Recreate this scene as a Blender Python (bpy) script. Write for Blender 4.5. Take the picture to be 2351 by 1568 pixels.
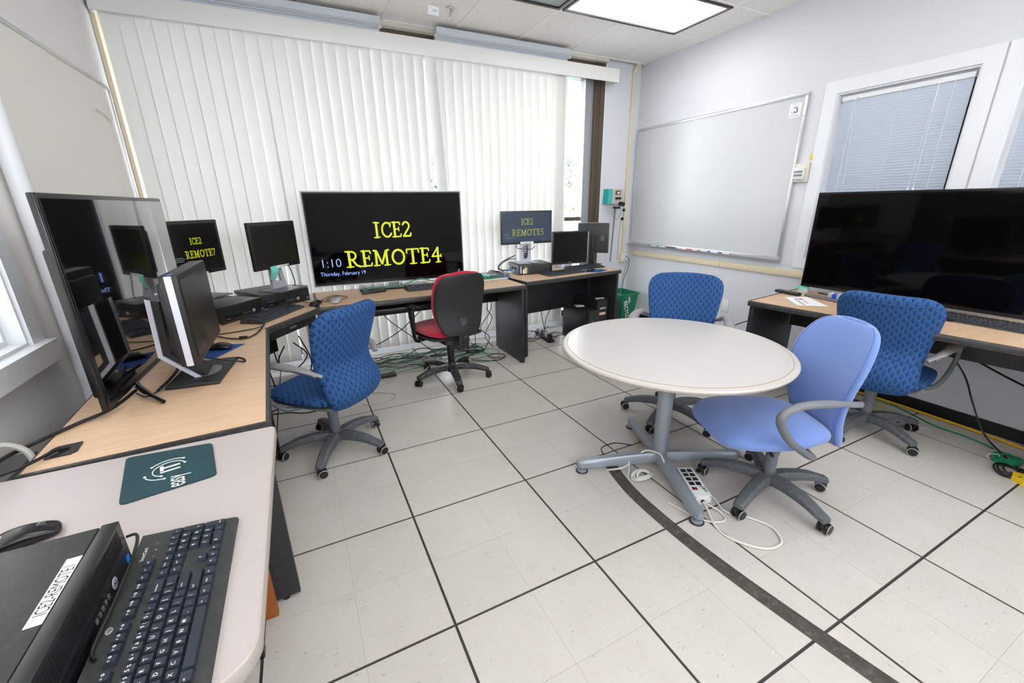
import bpy, bmesh, math, random
from mathutils import Vector, Matrix
random.seed(7)
PI = math.pi
scene = bpy.context.scene
for o in list(bpy.data.objects): bpy.data.objects.remove(o, do_unlink=True)
COL = scene.collection

# ------------------------------------------------------------------ camera
def make_camera():
    yaw, pitch, roll = 0.4603, -0.3177, -0.0135
    f = Vector((math.sin(yaw)*math.cos(pitch), math.cos(yaw)*math.cos(pitch), math.sin(pitch)))
    r = Vector((math.cos(yaw), -math.sin(yaw), 0)); u = r.cross(f)
    c, s = math.cos(roll), math.sin(roll)
    r2 = c*r + s*u; u2 = -s*r + c*u
    cam = bpy.data.cameras.new('camera'); co = bpy.data.objects.new('camera', cam); COL.objects.link(co)
    M = Matrix.Identity(4)
    for i in range(3):
        M[i][0] = r2[i]; M[i][1] = u2[i]; M[i][2] = -f[i]
    M[0][3], M[1][3], M[2][3] = -0.2979, -1.0816, 1.4192
    co.matrix_world = M
    cam.sensor_fit = 'HORIZONTAL'; cam.sensor_width = 36.0
    cam.lens = 962.6/2351*36.0
    cam.clip_start = 0.02; cam.clip_end = 300
    scene.camera = co
make_camera()

# ------------------------------------------------------------------ world, exposure
SKY = 6.0
LAMP = 4.0
w = bpy.data.worlds.new('world'); scene.world = w; w.use_nodes = True
nt = w.node_tree; bg = nt.nodes['Background']
bg.inputs[0].default_value = (0.86, 0.93, 1.0, 1); bg.inputs[1].default_value = SKY
vs = scene.view_settings
scene.display_settings.display_device = 'sRGB'
vs.view_transform = 'Standard'; vs.look = 'None'; vs.gamma = 1.0; vs.use_curve_mapping = False
vs.exposure = 0.88

# ------------------------------------------------------------------ materials
def srgb(r, g, b):
    f = lambda c: (c/255/12.92) if c/255 <= 0.04045 else ((c/255+0.055)/1.055)**2.4
    return (f(r), f(g), f(b), 1.0)
class NT:
    def __init__(s, name):
        s.m = bpy.data.materials.new(name); s.m.use_nodes = True
        s.t = s.m.node_tree; s.b = s.t.nodes['Principled BSDF']
    def n(s, typ, **kw):
        x = s.t.nodes.new(typ)
        for k, v in kw.items(): setattr(x, k, v)
        return x
    def l(s, a, b): s.t.links.new(a, b)
    def math(s, op, a, b=None, c=None, clamp=False):
        x = s.n('ShaderNodeMath', operation=op); x.use_clamp = clamp
        for i, v in enumerate((a, b, c)):
            if v is None: continue
            if isinstance(v, (int, float)): x.inputs[i].default_value = v
            else: s.l(v, x.inputs[i])
        return x.outputs[0]
    def mix(s, f, a, b, mode='MIX'):
        x = s.n('ShaderNodeMix', data_type='RGBA', blend_type=mode)
        for i, v in ((0, f), (6, a), (7, b)):
            if isinstance(v, (int, float)): x.inputs[i].default_value = v
            elif isinstance(v, tuple): x.inputs[i].default_value = v
            else: s.l(v, x.inputs[i])
        return x.outputs[2]
    def coord(s, kind='Object'): return s.n('ShaderNodeTexCoord').outputs[kind]
    def mapping(s, vec, scale=(1,1,1), rot=(0,0,0), loc=(0,0,0)):
        x = s.n('ShaderNodeMapping'); s.l(vec, x.inputs[0])
        x.inputs[1].default_value = loc; x.inputs[2].default_value = rot; x.inputs[3].default_value = scale
        return x.outputs[0]
    def noise(s, vec, scale, detail=3, rough=0.55, out='Fac'):
        x = s.n('ShaderNodeTexNoise'); s.l(vec, x.inputs['Vector'])
        x.inputs['Scale'].default_value = scale; x.inputs['Detail'].default_value = detail
        x.inputs['Roughness'].default_value = rough
        return x.outputs[out]
    def ramp(s, f, lo, hi):
        x = s.n('ShaderNodeMapRange'); s.l(f, x.inputs[0]); x.inputs[1].default_value = lo; x.inputs[2].default_value = hi
        x.clamp = True
        return x.outputs[0]
    def bump(s, h, strength=0.2, dist=0.002):
        x = s.n('ShaderNodeBump'); x.inputs['Strength'].default_value = strength; x.inputs['Distance'].default_value = dist
        s.l(h, x.inputs['Height']); s.l(x.outputs[0], s.b.inputs['Normal'])
def mat(name, col, rough=0.5, metal=0.0, var=0.06, vs_=14, bump=0.0, bs=350, spec=0.5, coat=0, dust=0.0):
    N = NT(name); b = N.b
    co = N.coord()
    dark = tuple(c*(1-var) for c in col[:3])+(1,); lite = tuple(min(1, c*(1+var)) for c in col[:3])+(1,)
    c = N.mix(N.noise(co, vs_), dark, lite)
    if dust:
        d = N.ramp(N.noise(co, 45, 5, 0.7), 0.5, 0.72)
        c = N.mix(N.math('MULTIPLY', d, dust), c, (0.42, 0.41, 0.40, 1))
    N.l(c, b.inputs['Base Color'])
    b.inputs['Roughness'].default_value = rough; b.inputs['Metallic'].default_value = metal
    b.inputs['Specular IOR Level'].default_value = spec
    if coat: b.inputs['Coat Weight'].default_value = coat; b.inputs['Coat Roughness'].default_value = 0.05
    if bump: N.bump(N.noise(co, bs, 2), bump, 0.001)
    return N.m
def emit(name, col, strength):
    N = NT(name); N.b.inputs['Base Color'].default_value = (0.02, 0.02, 0.02, 1)
    N.b.inputs['Emission Color'].default_value = col; N.b.inputs['Emission Strength'].default_value = strength
    N.b.inputs['Roughness'].default_value = 0.3
    return N.m

M = {}
M['wall'] = mat('wall_paint', srgb(215, 217, 223), 0.6, var=0.02, vs_=2, bump=0.06, bs=160, spec=0.3)
def wall_dirty():
    N = NT('scuffed_wall_paint'); co = N.coord()
    base = N.mix(N.noise(co, 2.0), srgb(236, 233, 230), srgb(242, 239, 236))
    low = N.n('ShaderNodeSeparateXYZ'); N.l(co, low.inputs[0])
    sc = N.ramp(N.noise(N.mapping(co, (1, 1, 2.2)), 7, 6, 0.7), 0.56, 0.74)
    h = N.math('SUBTRACT', 1.0, N.ramp(low.outputs[2], 0.15, 0.95))
    N.l(N.mix(N.math('MULTIPLY', N.math('MULTIPLY', sc, h), 0.35), base, srgb(140, 140, 142)), N.b.inputs['Base Color'])
    N.b.inputs['Roughness'].default_value = 0.6
    return N.m
M['wall_scuffed'] = wall_dirty()
M['trim_white'] = mat('white_trim_paint', srgb(228, 230, 235), 0.4, var=0.02)
M['tan'] = mat('tan_conduit', srgb(224, 209, 178), 0.5, var=0.04)
M['bronze'] = mat('dark_bronze_frame', srgb(92, 80, 66), 0.35, 0.5, var=0.15, vs_=30)
M['silverframe'] = mat('silver_window_frame', srgb(160, 160, 164), 0.35, 0.6, var=0.05)
M['seam_black'] = mat('black_floor_edging', srgb(50, 50, 52), 0.6, var=0.3, vs_=20)
def vinyl():
    N = NT('vinyl_composition_tile'); co = N.coord()
    oi = N.n('ShaderNodeObjectInfo')
    rnd = oi.outputs['Random']
    off = N.n('ShaderNodeCombineXYZ'); N.l(N.math('MULTIPLY', rnd, 37.0), off.inputs[0]); N.l(N.math('MULTIPLY', rnd, 91.0), off.inputs[1])
    add = N.n('ShaderNodeVectorMath', operation='ADD'); N.l(co, add.inputs[0]); N.l(off.outputs[0], add.inputs[1])
    v = add.outputs[0]
    rot = N.n('ShaderNodeVectorRotate', rotation_type='Z_AXIS'); N.l(v, rot.inputs['Vector'])
    N.l(N.math('MULTIPLY', N.math('ROUND', N.math('MULTIPLY', rnd, 1.0)), PI/2), rot.inputs['Angle'])
    fl = N.noise(N.mapping(rot.outputs[0], (1, 0.22, 1)), 150, 3, 0.5)
    fl2 = N.noise(N.mapping(rot.outputs[0], (1, 0.3, 1), loc=(5, 3, 0)), 120, 3, 0.5)
    base = N.mix(N.noise(v, 5), srgb(188, 182, 176), srgb(200, 195, 190))
    base = N.mix(N.math('MULTIPLY', N.math('SUBTRACT', rnd, 0.5), 0.12), base, srgb(160, 155, 150))
    c = N.mix(N.math('MULTIPLY', N.ramp(fl, 0.65, 0.73), 0.55), base, srgb(110, 102, 94))
    c = N.mix(N.math('MULTIPLY', N.ramp(fl2, 0.62, 0.7), 0.6), c, srgb(206, 203, 198))
    dirt = N.ramp(N.noise(v, 12, 6, 0.75), 0.55, 0.8)
    c = N.mix(N.math('MULTIPLY', dirt, 0.22), c, srgb(140, 132, 122))
    N.l(c, N.b.inputs['Base Color'])
    N.l(N.math('MULTIPLY_ADD', dirt, 0.2, 0.34), N.b.inputs['Roughness'])
    N.b.inputs['Specular IOR Level'].default_value = 0.35
    return N.m
M['vinyl'] = vinyl()
M['tile_joint'] = mat('tile_joint_grime', srgb(150, 142, 130), 0.8)
def ceiling_mat():
    N = NT('mineral_fibre_tile'); co = N.coord(); oi = N.n('ShaderNodeObjectInfo')
    off = N.n('ShaderNodeCombineXYZ'); N.l(N.math('MULTIPLY', oi.outputs['Random'], 53.0), off.inputs[0])
    add = N.n('ShaderNodeVectorMath', operation='ADD'); N.l(co, add.inputs[0]); N.l(off.outputs[0], add.inputs[1])
    v = add.outputs[0]
    f = N.noise(v, 95, 4, 0.6); f2 = N.noise(v, 40, 2, 0.5)
    hole = N.ramp(f, 0.61, 0.68)
    base = N.mix(f2, srgb(236, 233, 229), srgb(248, 246, 242))
    N.l(N.mix(N.math('MULTIPLY', hole, 0.65), base, srgb(120, 112, 106)), N.b.inputs['Base Color'])
    N.b.inputs['Roughness'].default_value = 0.9
    N.bump(N.math('SUBTRACT', 1.0, hole), 0.5, 0.003)
    return N.m
M['ceiling_tile'] = ceiling_mat()
M['grid_white'] = mat('ceiling_grid_white', srgb(242, 239, 235), 0.5, var=0.02)
M['black_metal'] = mat('black_metal', srgb(30, 30, 32), 0.4, var=0.1)
M['lamp_on'] = emit('lit_diffuser', (1.0, 0.985, 0.94, 1), LAMP)
M['lamp_off'] = mat('unlit_diffuser', srgb(150, 160, 158), 0.4, var=0.05)
def slat_mat():
    N = NT('vertical_blind_vinyl'); co = N.coord()
    c = N.mix(N.noise(N.mapping(co, (60, 60, 3)), 6, 3), srgb(236, 234, 230), srgb(244, 243, 240))
    N.l(c, N.b.inputs['Base Color']); N.b.inputs['Roughness'].default_value = 0.45
    tr = N.n('ShaderNodeBsdfTranslucent'); N.l(c, tr.inputs[0])
    mx = N.n('ShaderNodeMixShader'); mx.inputs[0].default_value = 0.25
    out = N.t.nodes['Material Output']
    N.l(N.b.outputs[0], mx.inputs[1]); N.l(tr.outputs[0], mx.inputs[2]); N.l(mx.outputs[0], out.inputs[0])
    return N.m
M['slat'] = slat_mat()
M['shade'] = slat_mat()
[n for n in M['shade'].node_tree.nodes if n.type == 'MIX_SHADER'][0].inputs[0].default_value = 0.5
M['valance'] = mat('white_valance', srgb(240, 238, 234), 0.35, var=0.01)
M['miniblind'] = mat('pale_mini_blind', srgb(216, 224, 238), 0.4, var=0.02)
M['whiteboard'] = mat('whiteboard_enamel', srgb(200, 202, 205), 0.32, var=0.015, vs_=3, spec=0.5)
M['whiteboard_warm'] = mat('old_cream_whiteboard', srgb(234, 228, 222), 0.25, var=0.02, vs_=3)
M['aluminium'] = mat('brushed_aluminium', srgb(204, 204, 206), 0.35, 0.7, var=0.05)
M['rail_grey'] = mat('painted_light_grey_rail', srgb(205, 210, 218), 0.35, 0.1, var=0.03)
def glass_mat():
    N = NT('window_glass'); b = N.b
    b.inputs['Base Color'].default_value = (1, 1, 1, 1); b.inputs['Roughness'].default_value = 0.0
    b.inputs['Transmission Weight'].default_value = 1.0; b.inputs['IOR'].default_value = 1.03
    return N.m
M['glass'] = glass_mat()
def clear():
    N = NT('clear_plastic'); b = N.b
    b.inputs['Base Color'].default_value = (0.95, 0.97, 0.98, 1); b.inputs['Roughness'].default_value = 0.1
    b.inputs['Transmission Weight'].default_value = 0.7; b.inputs['IOR'].default_value = 1.3
    return N.m
M['clear'] = clear()
def wood():
    N = NT('maple_laminate'); co = N.coord('Object')
    v = N.mapping(co, (9, 1.1, 1))
    g = N.noise(v, 5, 6, 0.6); g2 = N.noise(N.mapping(co, (60, 3, 1)), 6, 3)
    c = N.mix(N.ramp(g, 0.3, 0.7), srgb(204, 170, 138), srgb(216, 186, 156))
    c = N.mix(N.math('MULTIPLY', N.ramp(g2, 0.45, 0.7), 0.35), c, srgb(182, 144, 108))
    N.l(c, N.b.inputs['Base Color']); N.b.inputs['Roughness'].default_value = 0.38
    return N.m
M['wood'] = wood()
def laminate():
    N = NT('speckled_grey_laminate'); co = N.coord()
    a = N.noise(co, 420, 3, 0.6); b_ = N.noise(N.mapping(co, (1, 1, 1), loc=(3, 1, 0)), 300, 3, 0.6)
    c = N.mix(N.noise(co, 5), srgb(172, 163, 162), srgb(180, 171, 170))
    c = N.mix(N.math('MULTIPLY', N.ramp(a, 0.6, 0.72), 0.5), c, srgb(140, 128, 124))
    c = N.mix(N.math('MULTIPLY', N.ramp(b_, 0.6, 0.7), 0.5), c, srgb(198, 192, 190))
    N.l(c, N.b.inputs['Base Color']); N.b.inputs['Roughness'].default_value = 0.35
    return N.m
M['laminate'] = laminate()
M['laminate_edge'] = mat('grey_vinyl_edge', srgb(176, 166, 160), 0.4, var=0.04)
M['table_white'] = mat('off_white_laminate', srgb(186, 183, 181), 0.28, var=0.015, vs_=4)
M['table_edge'] = mat('off_white_vinyl_edge', srgb(186, 180, 175), 0.35, var=0.02)
M['table_line'] = mat('brown_seam_line', srgb(150, 118, 92), 0.6)
M['grey_metal'] = mat('silver_grey_powder_coat', srgb(150, 157, 165), 0.35, 0.35, var=0.06, dust=0.15)
M['desk_black'] = mat('charcoal_desk_panel', srgb(33, 34, 38), 0.45, var=0.15, vs_=60, bump=0.12, bs=500, dust=0.05)
M['desk_edge'] = mat('charcoal_desk_edge', srgb(52, 50, 50), 0.45, var=0.2, vs_=80, dust=0.15)
M['black'] = mat('black_plastic', srgb(26, 27, 29), 0.4, var=0.15, vs_=50, bump=0.08, bs=700)
M['black_sat'] = mat('satin_black_plastic', srgb(20, 21, 24), 0.22, var=0.1)
M['black_soft'] = mat('dusty_black_plastic', srgb(32, 32, 34), 0.5, var=0.12, vs_=40, bump=0.2, bs=500, dust=0.03)
M['pc_top'] = mat('dusty_black_steel', srgb(46, 49, 50), 0.42, var=0.1, vs_=30, dust=0.05, bump=0.05, bs=900)
M['pc_bezel'] = mat('dark_bezel', srgb(24, 26, 27), 0.35, var=0.1)
M['key'] = mat('slate_black_keycap', srgb(38, 44, 56), 0.4, var=0.1, vs_=80)
M['kb'] = mat('keyboard_shell', srgb(44, 46, 47), 0.5, var=0.12, vs_=60, dust=0.06)
M['legend'] = mat('white_print', srgb(225, 228, 230), 0.5)
M['screen'] = mat('glossy_tv_glass', srgb(5, 5, 6), 0.05, var=0.05, spec=0.22)
M['screen_gloss'] = mat('mirror_glossy_tv_glass', srgb(8, 8, 10), 0.015, var=0.05, spec=1.0, coat=1.0)
M['screen_gloss'].node_tree.nodes['Principled BSDF'].inputs['IOR'].default_value = 1.9
M['screen_matte'] = mat('matte_lcd_panel', srgb(18, 18, 19), 0.28, var=0.06, spec=0.35)
M['silver'] = mat('silver_plastic', srgb(178, 180, 190), 0.35, 0.25, var=0.03)
M['lightsilver'] = mat('pale_silver_plastic', srgb(206, 208, 220), 0.35, 0.1, var=0.03)
M['darkgrey'] = mat('grey_stand_plastic', srgb(104, 104, 108), 0.4, 0.2, var=0.05)
M['chair_grey'] = mat('grey_chair_plastic', srgb(108, 112, 118), 0.42, var=0.08, vs_=20, dust=0.12)
M['chair_base'] = mat('dusty_grey_base', srgb(80, 84, 88), 0.55, var=0.12, vs_=30, dust=0.2, bump=0.2, bs=300)
M['chair_pad'] = mat('light_grey_arm_pad', srgb(138, 137, 140), 0.5, var=0.05)
M['chair_black'] = mat('black_chair_base', srgb(38, 38, 40), 0.5, var=0.1, dust=0.3, bump=0.1)
M['wheel'] = mat('black_caster', srgb(24, 24, 26), 0.35, var=0.1)
M['rim'] = mat('light_grey_caster_tread', srgb(176, 178, 180), 0.5, var=0.1)
M['white'] = mat('white_paper', srgb(240, 242, 245), 0.6, var=0.01)
M['white_plastic'] = mat('white_plastic', srgb(222, 222, 222), 0.4, var=0.02)
M['ivory'] = mat('ivory_plate', srgb(222, 214, 198), 0.4, var=0.02)
M['teal_pad'] = mat('dark_teal_mouse_pad', srgb(22, 58, 66), 0.85, var=0.25, vs_=18, bump=0.1)
M['blue_pad'] = mat('blue_mouse_pad', srgb(28, 72, 140), 0.8, var=0.35, vs_=120)
M['teal'] = mat('teal_plastic', srgb(42, 168, 168), 0.4)
M['sticky'] = mat('aqua_sticky_note', srgb(118, 214, 196), 0.7, var=0.03)
M['green'] = mat('green_bin_plastic', srgb(16, 112, 82), 0.45, var=0.08, bump=0.05)
M['cable_black'] = mat('black_cable', srgb(22, 22, 24), 0.45)
M['cable_green'] = mat('green_cable', srgb(22, 138, 96), 0.4)
M['cable_grey'] = mat('grey_cable', srgb(168, 166, 160), 0.45)
M['cable_white'] = mat('white_cable', srgb(216, 215, 208), 0.45)
M['cable_blue'] = mat('blue_cable', srgb(30, 110, 196), 0.4)
M['cable_yellow'] = mat('yellow_cable', srgb(236, 182, 24), 0.45)
M['yellow'] = mat('yellow_plastic', srgb(236, 200, 28), 0.45)
M['red'] = mat('red_switch', srgb(206, 24, 30), 0.3)
M['orange'] = mat('orange_wood', srgb(160, 88, 32), 0.5, var=0.12, vs_=8)
M['rubber'] = mat('dusty_rubber_cover', srgb(66, 60, 56), 0.8, var=0.45, vs_=22, bump=0.4, bs=120, dust=0.2)
M['cork'] = mat('brown_crumpled_tape', srgb(176, 128, 88), 0.9, var=0.3, vs_=80)
M['lime'] = mat('lime_sticker', srgb(140, 222, 60), 0.5)
M['peach'] = mat('peach_sticker', srgb(232, 196, 164), 0.6)
M['bluelabel'] = mat('blue_sticker', srgb(40, 120, 200), 0.5)
M['bluecap'] = mat('blue_marker_cap', srgb(20, 70, 200), 0.4)
M['greencap'] = mat('green_marker_cap', srgb(30, 150, 100), 0.4)
M['redcap'] = mat('red_marker_cap', srgb(200, 40, 60), 0.4)
M['purple'] = mat('purple_print', srgb(110, 60, 150), 0.5)
M['redprint'] = mat('red_print', srgb(214, 60, 60), 0.5)
M['navyprint'] = mat('navy_print', srgb(50, 60, 110), 0.5)
M['blackprint'] = mat('black_print', srgb(20, 20, 22), 0.5)
M['grime'] = mat('grey_smudge', srgb(190, 192, 192), 0.5)
M['manila'] = mat('aged_paper', srgb(200, 196, 160), 0.7)
M['yellow_text'] = emit('yellow_screen_text', srgb(206, 214, 24), 0.62)
M['blue_text'] = emit('pale_blue_screen_text', srgb(150, 176, 255), 0.8)
M['dim_yellow'] = emit('dim_yellow_screen_text', srgb(170, 182, 84), 0.42)
M['dim_yellow7'] = emit('dim_olive_screen_text', srgb(190, 196, 30), 0.5)
M['dim_white'] = emit('dim_white_screen_text', srgb(130, 140, 150), 0.5)
M['screen_lit'] = emit('blue_grey_lit_screen', srgb(44, 58, 76), 0.6)
M['led_green'] = emit('green_led', srgb(60, 200, 120), 0.8)
M['foliage'] = mat('overexposed_foliage', srgb(150, 158, 146), 0.9, var=0.4, vs_=3)  # both foliage colours are paled to carry the overexposed outdoor light
M['foliage2'] = mat('overexposed_autumn_foliage', srgb(196, 186, 150), 0.9, var=0.4, vs_=3)
M['bark'] = mat('bark', srgb(96, 84, 70), 0.9)
M['asphalt'] = mat('pale_asphalt', srgb(170, 170, 168), 0.9, var=0.1, vs_=1)
M['shelter_green'] = mat('green_shelter_roof', srgb(150, 206, 190), 0.5)  # green lightened in the colour itself to look overexposed
M['concrete'] = mat('pale_concrete', srgb(215, 208, 196), 0.8)
M['carwhite'] = mat('white_car_paint', srgb(220, 226, 230), 0.25)
M['carglass'] = mat('car_glass', srgb(70, 90, 100), 0.1)

def fabric(name, base, dark, lite):
    N = NT(name); uv = N.n('ShaderNodeUVMap').outputs[0]
    sp = N.n('ShaderNodeSeparateXYZ'); N.l(uv, sp.inputs[0]); U, V = sp.outputs[0], sp.outputs[1]
    def lattice(ou, ov):
        cu, cv = 0.036, 0.046
        pu = N.math('MULTIPLY', N.math('SUBTRACT', N.math('FRACT', N.math('ADD', N.math('DIVIDE', U, cu), ou)), 0.5), cu)
        pv = N.math('MULTIPLY', N.math('SUBTRACT', N.math('FRACT', N.math('ADD', N.math('DIVIDE', V, cv), ov)), 0.5), cv)
        # drop: horizontally squeezed towards the top
        sq = N.math('MULTIPLY_ADD', pv, 46.0, 1.15)
        sq = N.math('MAXIMUM', sq, 0.45)
        a = N.math('MULTIPLY', N.math('MULTIPLY', pu, sq), 1.45); b = N.math('MULTIPLY', pv, 0.8)
        d = N.math('SQRT', N.math('ADD', N.math('MULTIPLY', a, a), N.math('MULTIPLY', b, b)))
        ring = N.math('SUBTRACT', 1.0, N.ramp(N.math('ABSOLUTE', N.math('SUBTRACT', d, 0.0066)), 0.0011, 0.0030))
        stem = N.math('MULTIPLY', N.math('SUBTRACT', 1.0, N.ramp(N.math('ABSOLUTE', pu), 0.001, 0.0022)),
                      N.math('MULTIPLY', N.ramp(pv, -0.018, -0.016), N.math('SUBTRACT', 1.0, N.ramp(pv, -0.009, -0.007))))
        return N.math('MAXIMUM', ring, stem, clamp=True)
    m = N.math('MAXIMUM', lattice(0.0, 0.0), lattice(0.5, 0.5))
    uvm = N.mapping(uv, (1, 1, 1))
    weave = N.ramp(N.noise(uvm, 420, 3, 0.7), 0.35, 0.65)
    c = N.mix(weave, base, lite)
    c = N.mix(N.math('MULTIPLY', m, 0.85), c, dark)
    N.l(c, N.b.inputs['Base Color']); N.b.inputs['Roughness'].default_value = 0.85
    N.b.inputs['Specular IOR Level'].default_value = 0.2
    N.b.inputs['Sheen Weight'].default_value = 0.35; N.b.inputs['Sheen Tint'].default_value = lite
    return N.m
M['fab_blue'] = fabric('patterned_blue_upholstery', srgb(34, 70, 120), srgb(14, 32, 70), srgb(60, 98, 150))
def plain_fabric(name, a, b, scale=500):
    N = NT(name); uv = N.n('ShaderNodeUVMap').outputs[0]
    N.l(N.mix(N.ramp(N.noise(uv, scale, 3, 0.7), 0.35, 0.65), a, b), N.b.inputs['Base Color'])
    N.b.inputs['Roughness'].default_value = 0.9; N.b.inputs['Specular IOR Level'].default_value = 0.15
    N.b.inputs['Sheen Weight'].default_value = 0.4
    return N.m
M['fab_peri'] = plain_fabric('periwinkle_upholstery', srgb(104, 130, 194), srgb(120, 146, 206))
M['fab_red'] = plain_fabric('crimson_upholstery', srgb(176, 22, 50), srgb(204, 40, 68))
M['piping'] = mat('navy_seam', srgb(30, 62, 118), 0.8)
M['piping_p'] = mat('periwinkle_seam', srgb(74, 100, 172), 0.8)

# ------------------------------------------------------------------ mesh builder
class MB:
    def __init__(s): s.v = []; s.f = []; s.mi = []; s.uv = {}; s.cur = 0; s.T = Matrix.Identity(4)
    def add(s, vs, fs, uv=None):
        o = len(s.v)
        for p in vs: s.v.append(tuple(s.T @ Vector(p)))
        for f in fs: s.f.append([i+o for i in f]); s.mi.append(s.cur)
        if uv:
            for i, q in enumerate(uv): s.uv[o+i] = q
        return s
    def box(s, x0, x1, y0, y1, z0, z1):
        return s.add([(x0,y0,z0),(x1,y0,z0),(x1,y1,z0),(x0,y1,z0),(x0,y0,z1),(x1,y0,z1),(x1,y1,z1),(x0,y1,z1)],
                     [(0,3,2,1),(4,5,6,7),(0,1,5,4),(1,2,6,5),(2,3,7,6),(3,0,4,7)])
    def rbox(s, x0, x1, y0, y1, z0, z1, r=0.004, seg=2):
        bm = bmesh.new(); bmesh.ops.create_cube(bm, size=1)
        for v in bm.verts:
            v.co = Vector(((x0+x1)/2+v.co.x*(x1-x0), (y0+y1)/2+v.co.y*(y1-y0), (z0+z1)/2+v.co.z*(z1-z0)))
        r = min(r, 0.49*min(x1-x0, y1-y0, z1-z0))
        bmesh.ops.bevel(bm, geom=list(bm.edges), offset=r, segments=seg, affect='EDGES', profile=0.5)
        bm.verts.index_update()
        s.add([tuple(v.co) for v in bm.verts], [[v.index for v in f.verts] for f in bm.faces]); bm.free()
        return s
    def cyl(s, p0, p1, r0, r1=None, n=16, cap=True):
        r1 = r0 if r1 is None else r1
        p0 = Vector(p0); p1 = Vector(p1); d = (p1-p0).normalized()
        a = d.orthogonal().normalized(); b = d.cross(a)
        vs = []; fs = []
        for p, r in ((p0, r0), (p1, r1)):
            for i in range(n):
                t = 2*PI*i/n; vs.append(p + r*(math.cos(t)*a + math.sin(t)*b))
        for i in range(n): j = (i+1) % n; fs.append((i, j, n+j, n+i))
        if cap: fs.append(list(range(n))[::-1]); fs.append(list(range(n, 2*n)))
        return s.add(vs, fs)
    def lathe(s, prof, n=32, c=(0, 0)):
        vs = []; fs = []
        for r, z in prof:
            for i in range(n):
                t = 2*PI*i/n; vs.append((c[0]+r*math.cos(t), c[1]+r*math.sin(t), z))
        m = len(prof)
        for k in range(m-1):
            for i in range(n):
                j = (i+1) % n; fs.append((k*n+i, k*n+j, (k+1)*n+j, (k+1)*n+i))
        if prof[0][0] > 1e-6: fs.append(list(range(n))[::-1])
        if prof[-1][0] > 1e-6: fs.append([(m-1)*n+i for i in range(n)])
        return s.add(vs, fs)
    def prism(s, poly, z0, z1):
        n = len(poly)
        a = sum(poly[i][0]*poly[(i+1) % n][1]-poly[(i+1) % n][0]*poly[i][1] for i in range(n))
        if a < 0: poly = poly[::-1]
        vs = [(x, y, z0) for x, y in poly]+[(x, y, z1) for x, y in poly]
        fs = [list(range(n))[::-1], list(range(n, 2*n))]+[(i, (i+1) % n, n+(i+1) % n, n+i) for i in range(n)]
        return s.add(vs, fs)
    def tube(s, pts, r, n=8, flat=1.0, up=None, cap=True):
        """swept tube; r number or list; flat squashes the section along 'up'"""
        P = [Vector(p) for p in pts]; m = len(P)
        R = r if isinstance(r, (list, tuple)) else [r]*m
        vs = []; fs = []; a = None
        for k in range(m):
            d = (P[min(k+1, m-1)]-P[max(k-1, 0)])
            d = d.normalized() if d.length > 1e-9 else Vector((0, 0, 1))
            if up is not None:
                a = Vector(up).cross(d)
                a = a.normalized() if a.length > 1e-5 else d.orthogonal().normalized()
            elif a is None: a = d.orthogonal().normalized()
            else:
                a = (a - d*a.dot(d)); a = a.normalized() if a.length > 1e-6 else d.orthogonal().normalized()
            b = d.cross(a)
            for i in range(n):
                t = 2*PI*i/n; vs.append(P[k]+R[k]*(math.cos(t)*a+math.sin(t)*b*flat))
        for k in range(m-1):
            for i in range(n): j = (i+1) % n; fs.append((k*n+i, k*n+j, (k+1)*n+j, (k+1)*n+i))
        if cap: fs.append(list(range(n))[::-1]); fs.append([(m-1)*n+i for i in range(n)])
        return s.add(vs, fs)
    def mb(s, other, T):
        o = len(s.v)
        for p in other.v: s.v.append(tuple(s.T @ T @ Vector(p)))
        for f, mi in zip(other.f, other.mi): s.f.append([i+o for i in f]); s.mi.append(s.cur)
        return s
    def mesh(s, name, mats):
        me = bpy.data.meshes.new(name); me.from_pydata(s.v, [], s.f)
        for m in (mats if isinstance(mats, (list, tuple)) else [mats]): me.materials.append(m)
        if any(s.mi): me.polygons.foreach_set('material_index', s.mi)
        if s.uv:
            ul = me.uv_layers.new(name='UVMap')
            for lp in me.loops:
                q = s.uv.get(lp.vertex_index, (0, 0)); ul.data[lp.index].uv = q
        me.polygons.foreach_set('use_smooth', [True]*len(me.polygons))
        me.set_sharp_from_angle(angle=math.radians(38))
        me.update()
        return me
    def build(s, name, mats, parent=None, loc=None):
        o = bpy.data.objects.new(name, s.mesh(name, mats)); COL.objects.link(o)
        if parent: o.parent = parent
        if loc: o.location = loc
        return o
def spline(pts, k=6):
    P = [Vector(p) for p in pts]; out = []
    for i in range(len(P)-1):
        a, b, c, d = P[max(i-1, 0)], P[i], P[i+1], P[min(i+2, len(P)-1)]
        for j in range(k):
            t = j/k
            out.append(0.5*((2*b)+(c-a)*t+(2*a-5*b+4*c-d)*t*t+(3*b-a-3*c+d)*t**3))
    out.append(P[-1]); return out
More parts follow.
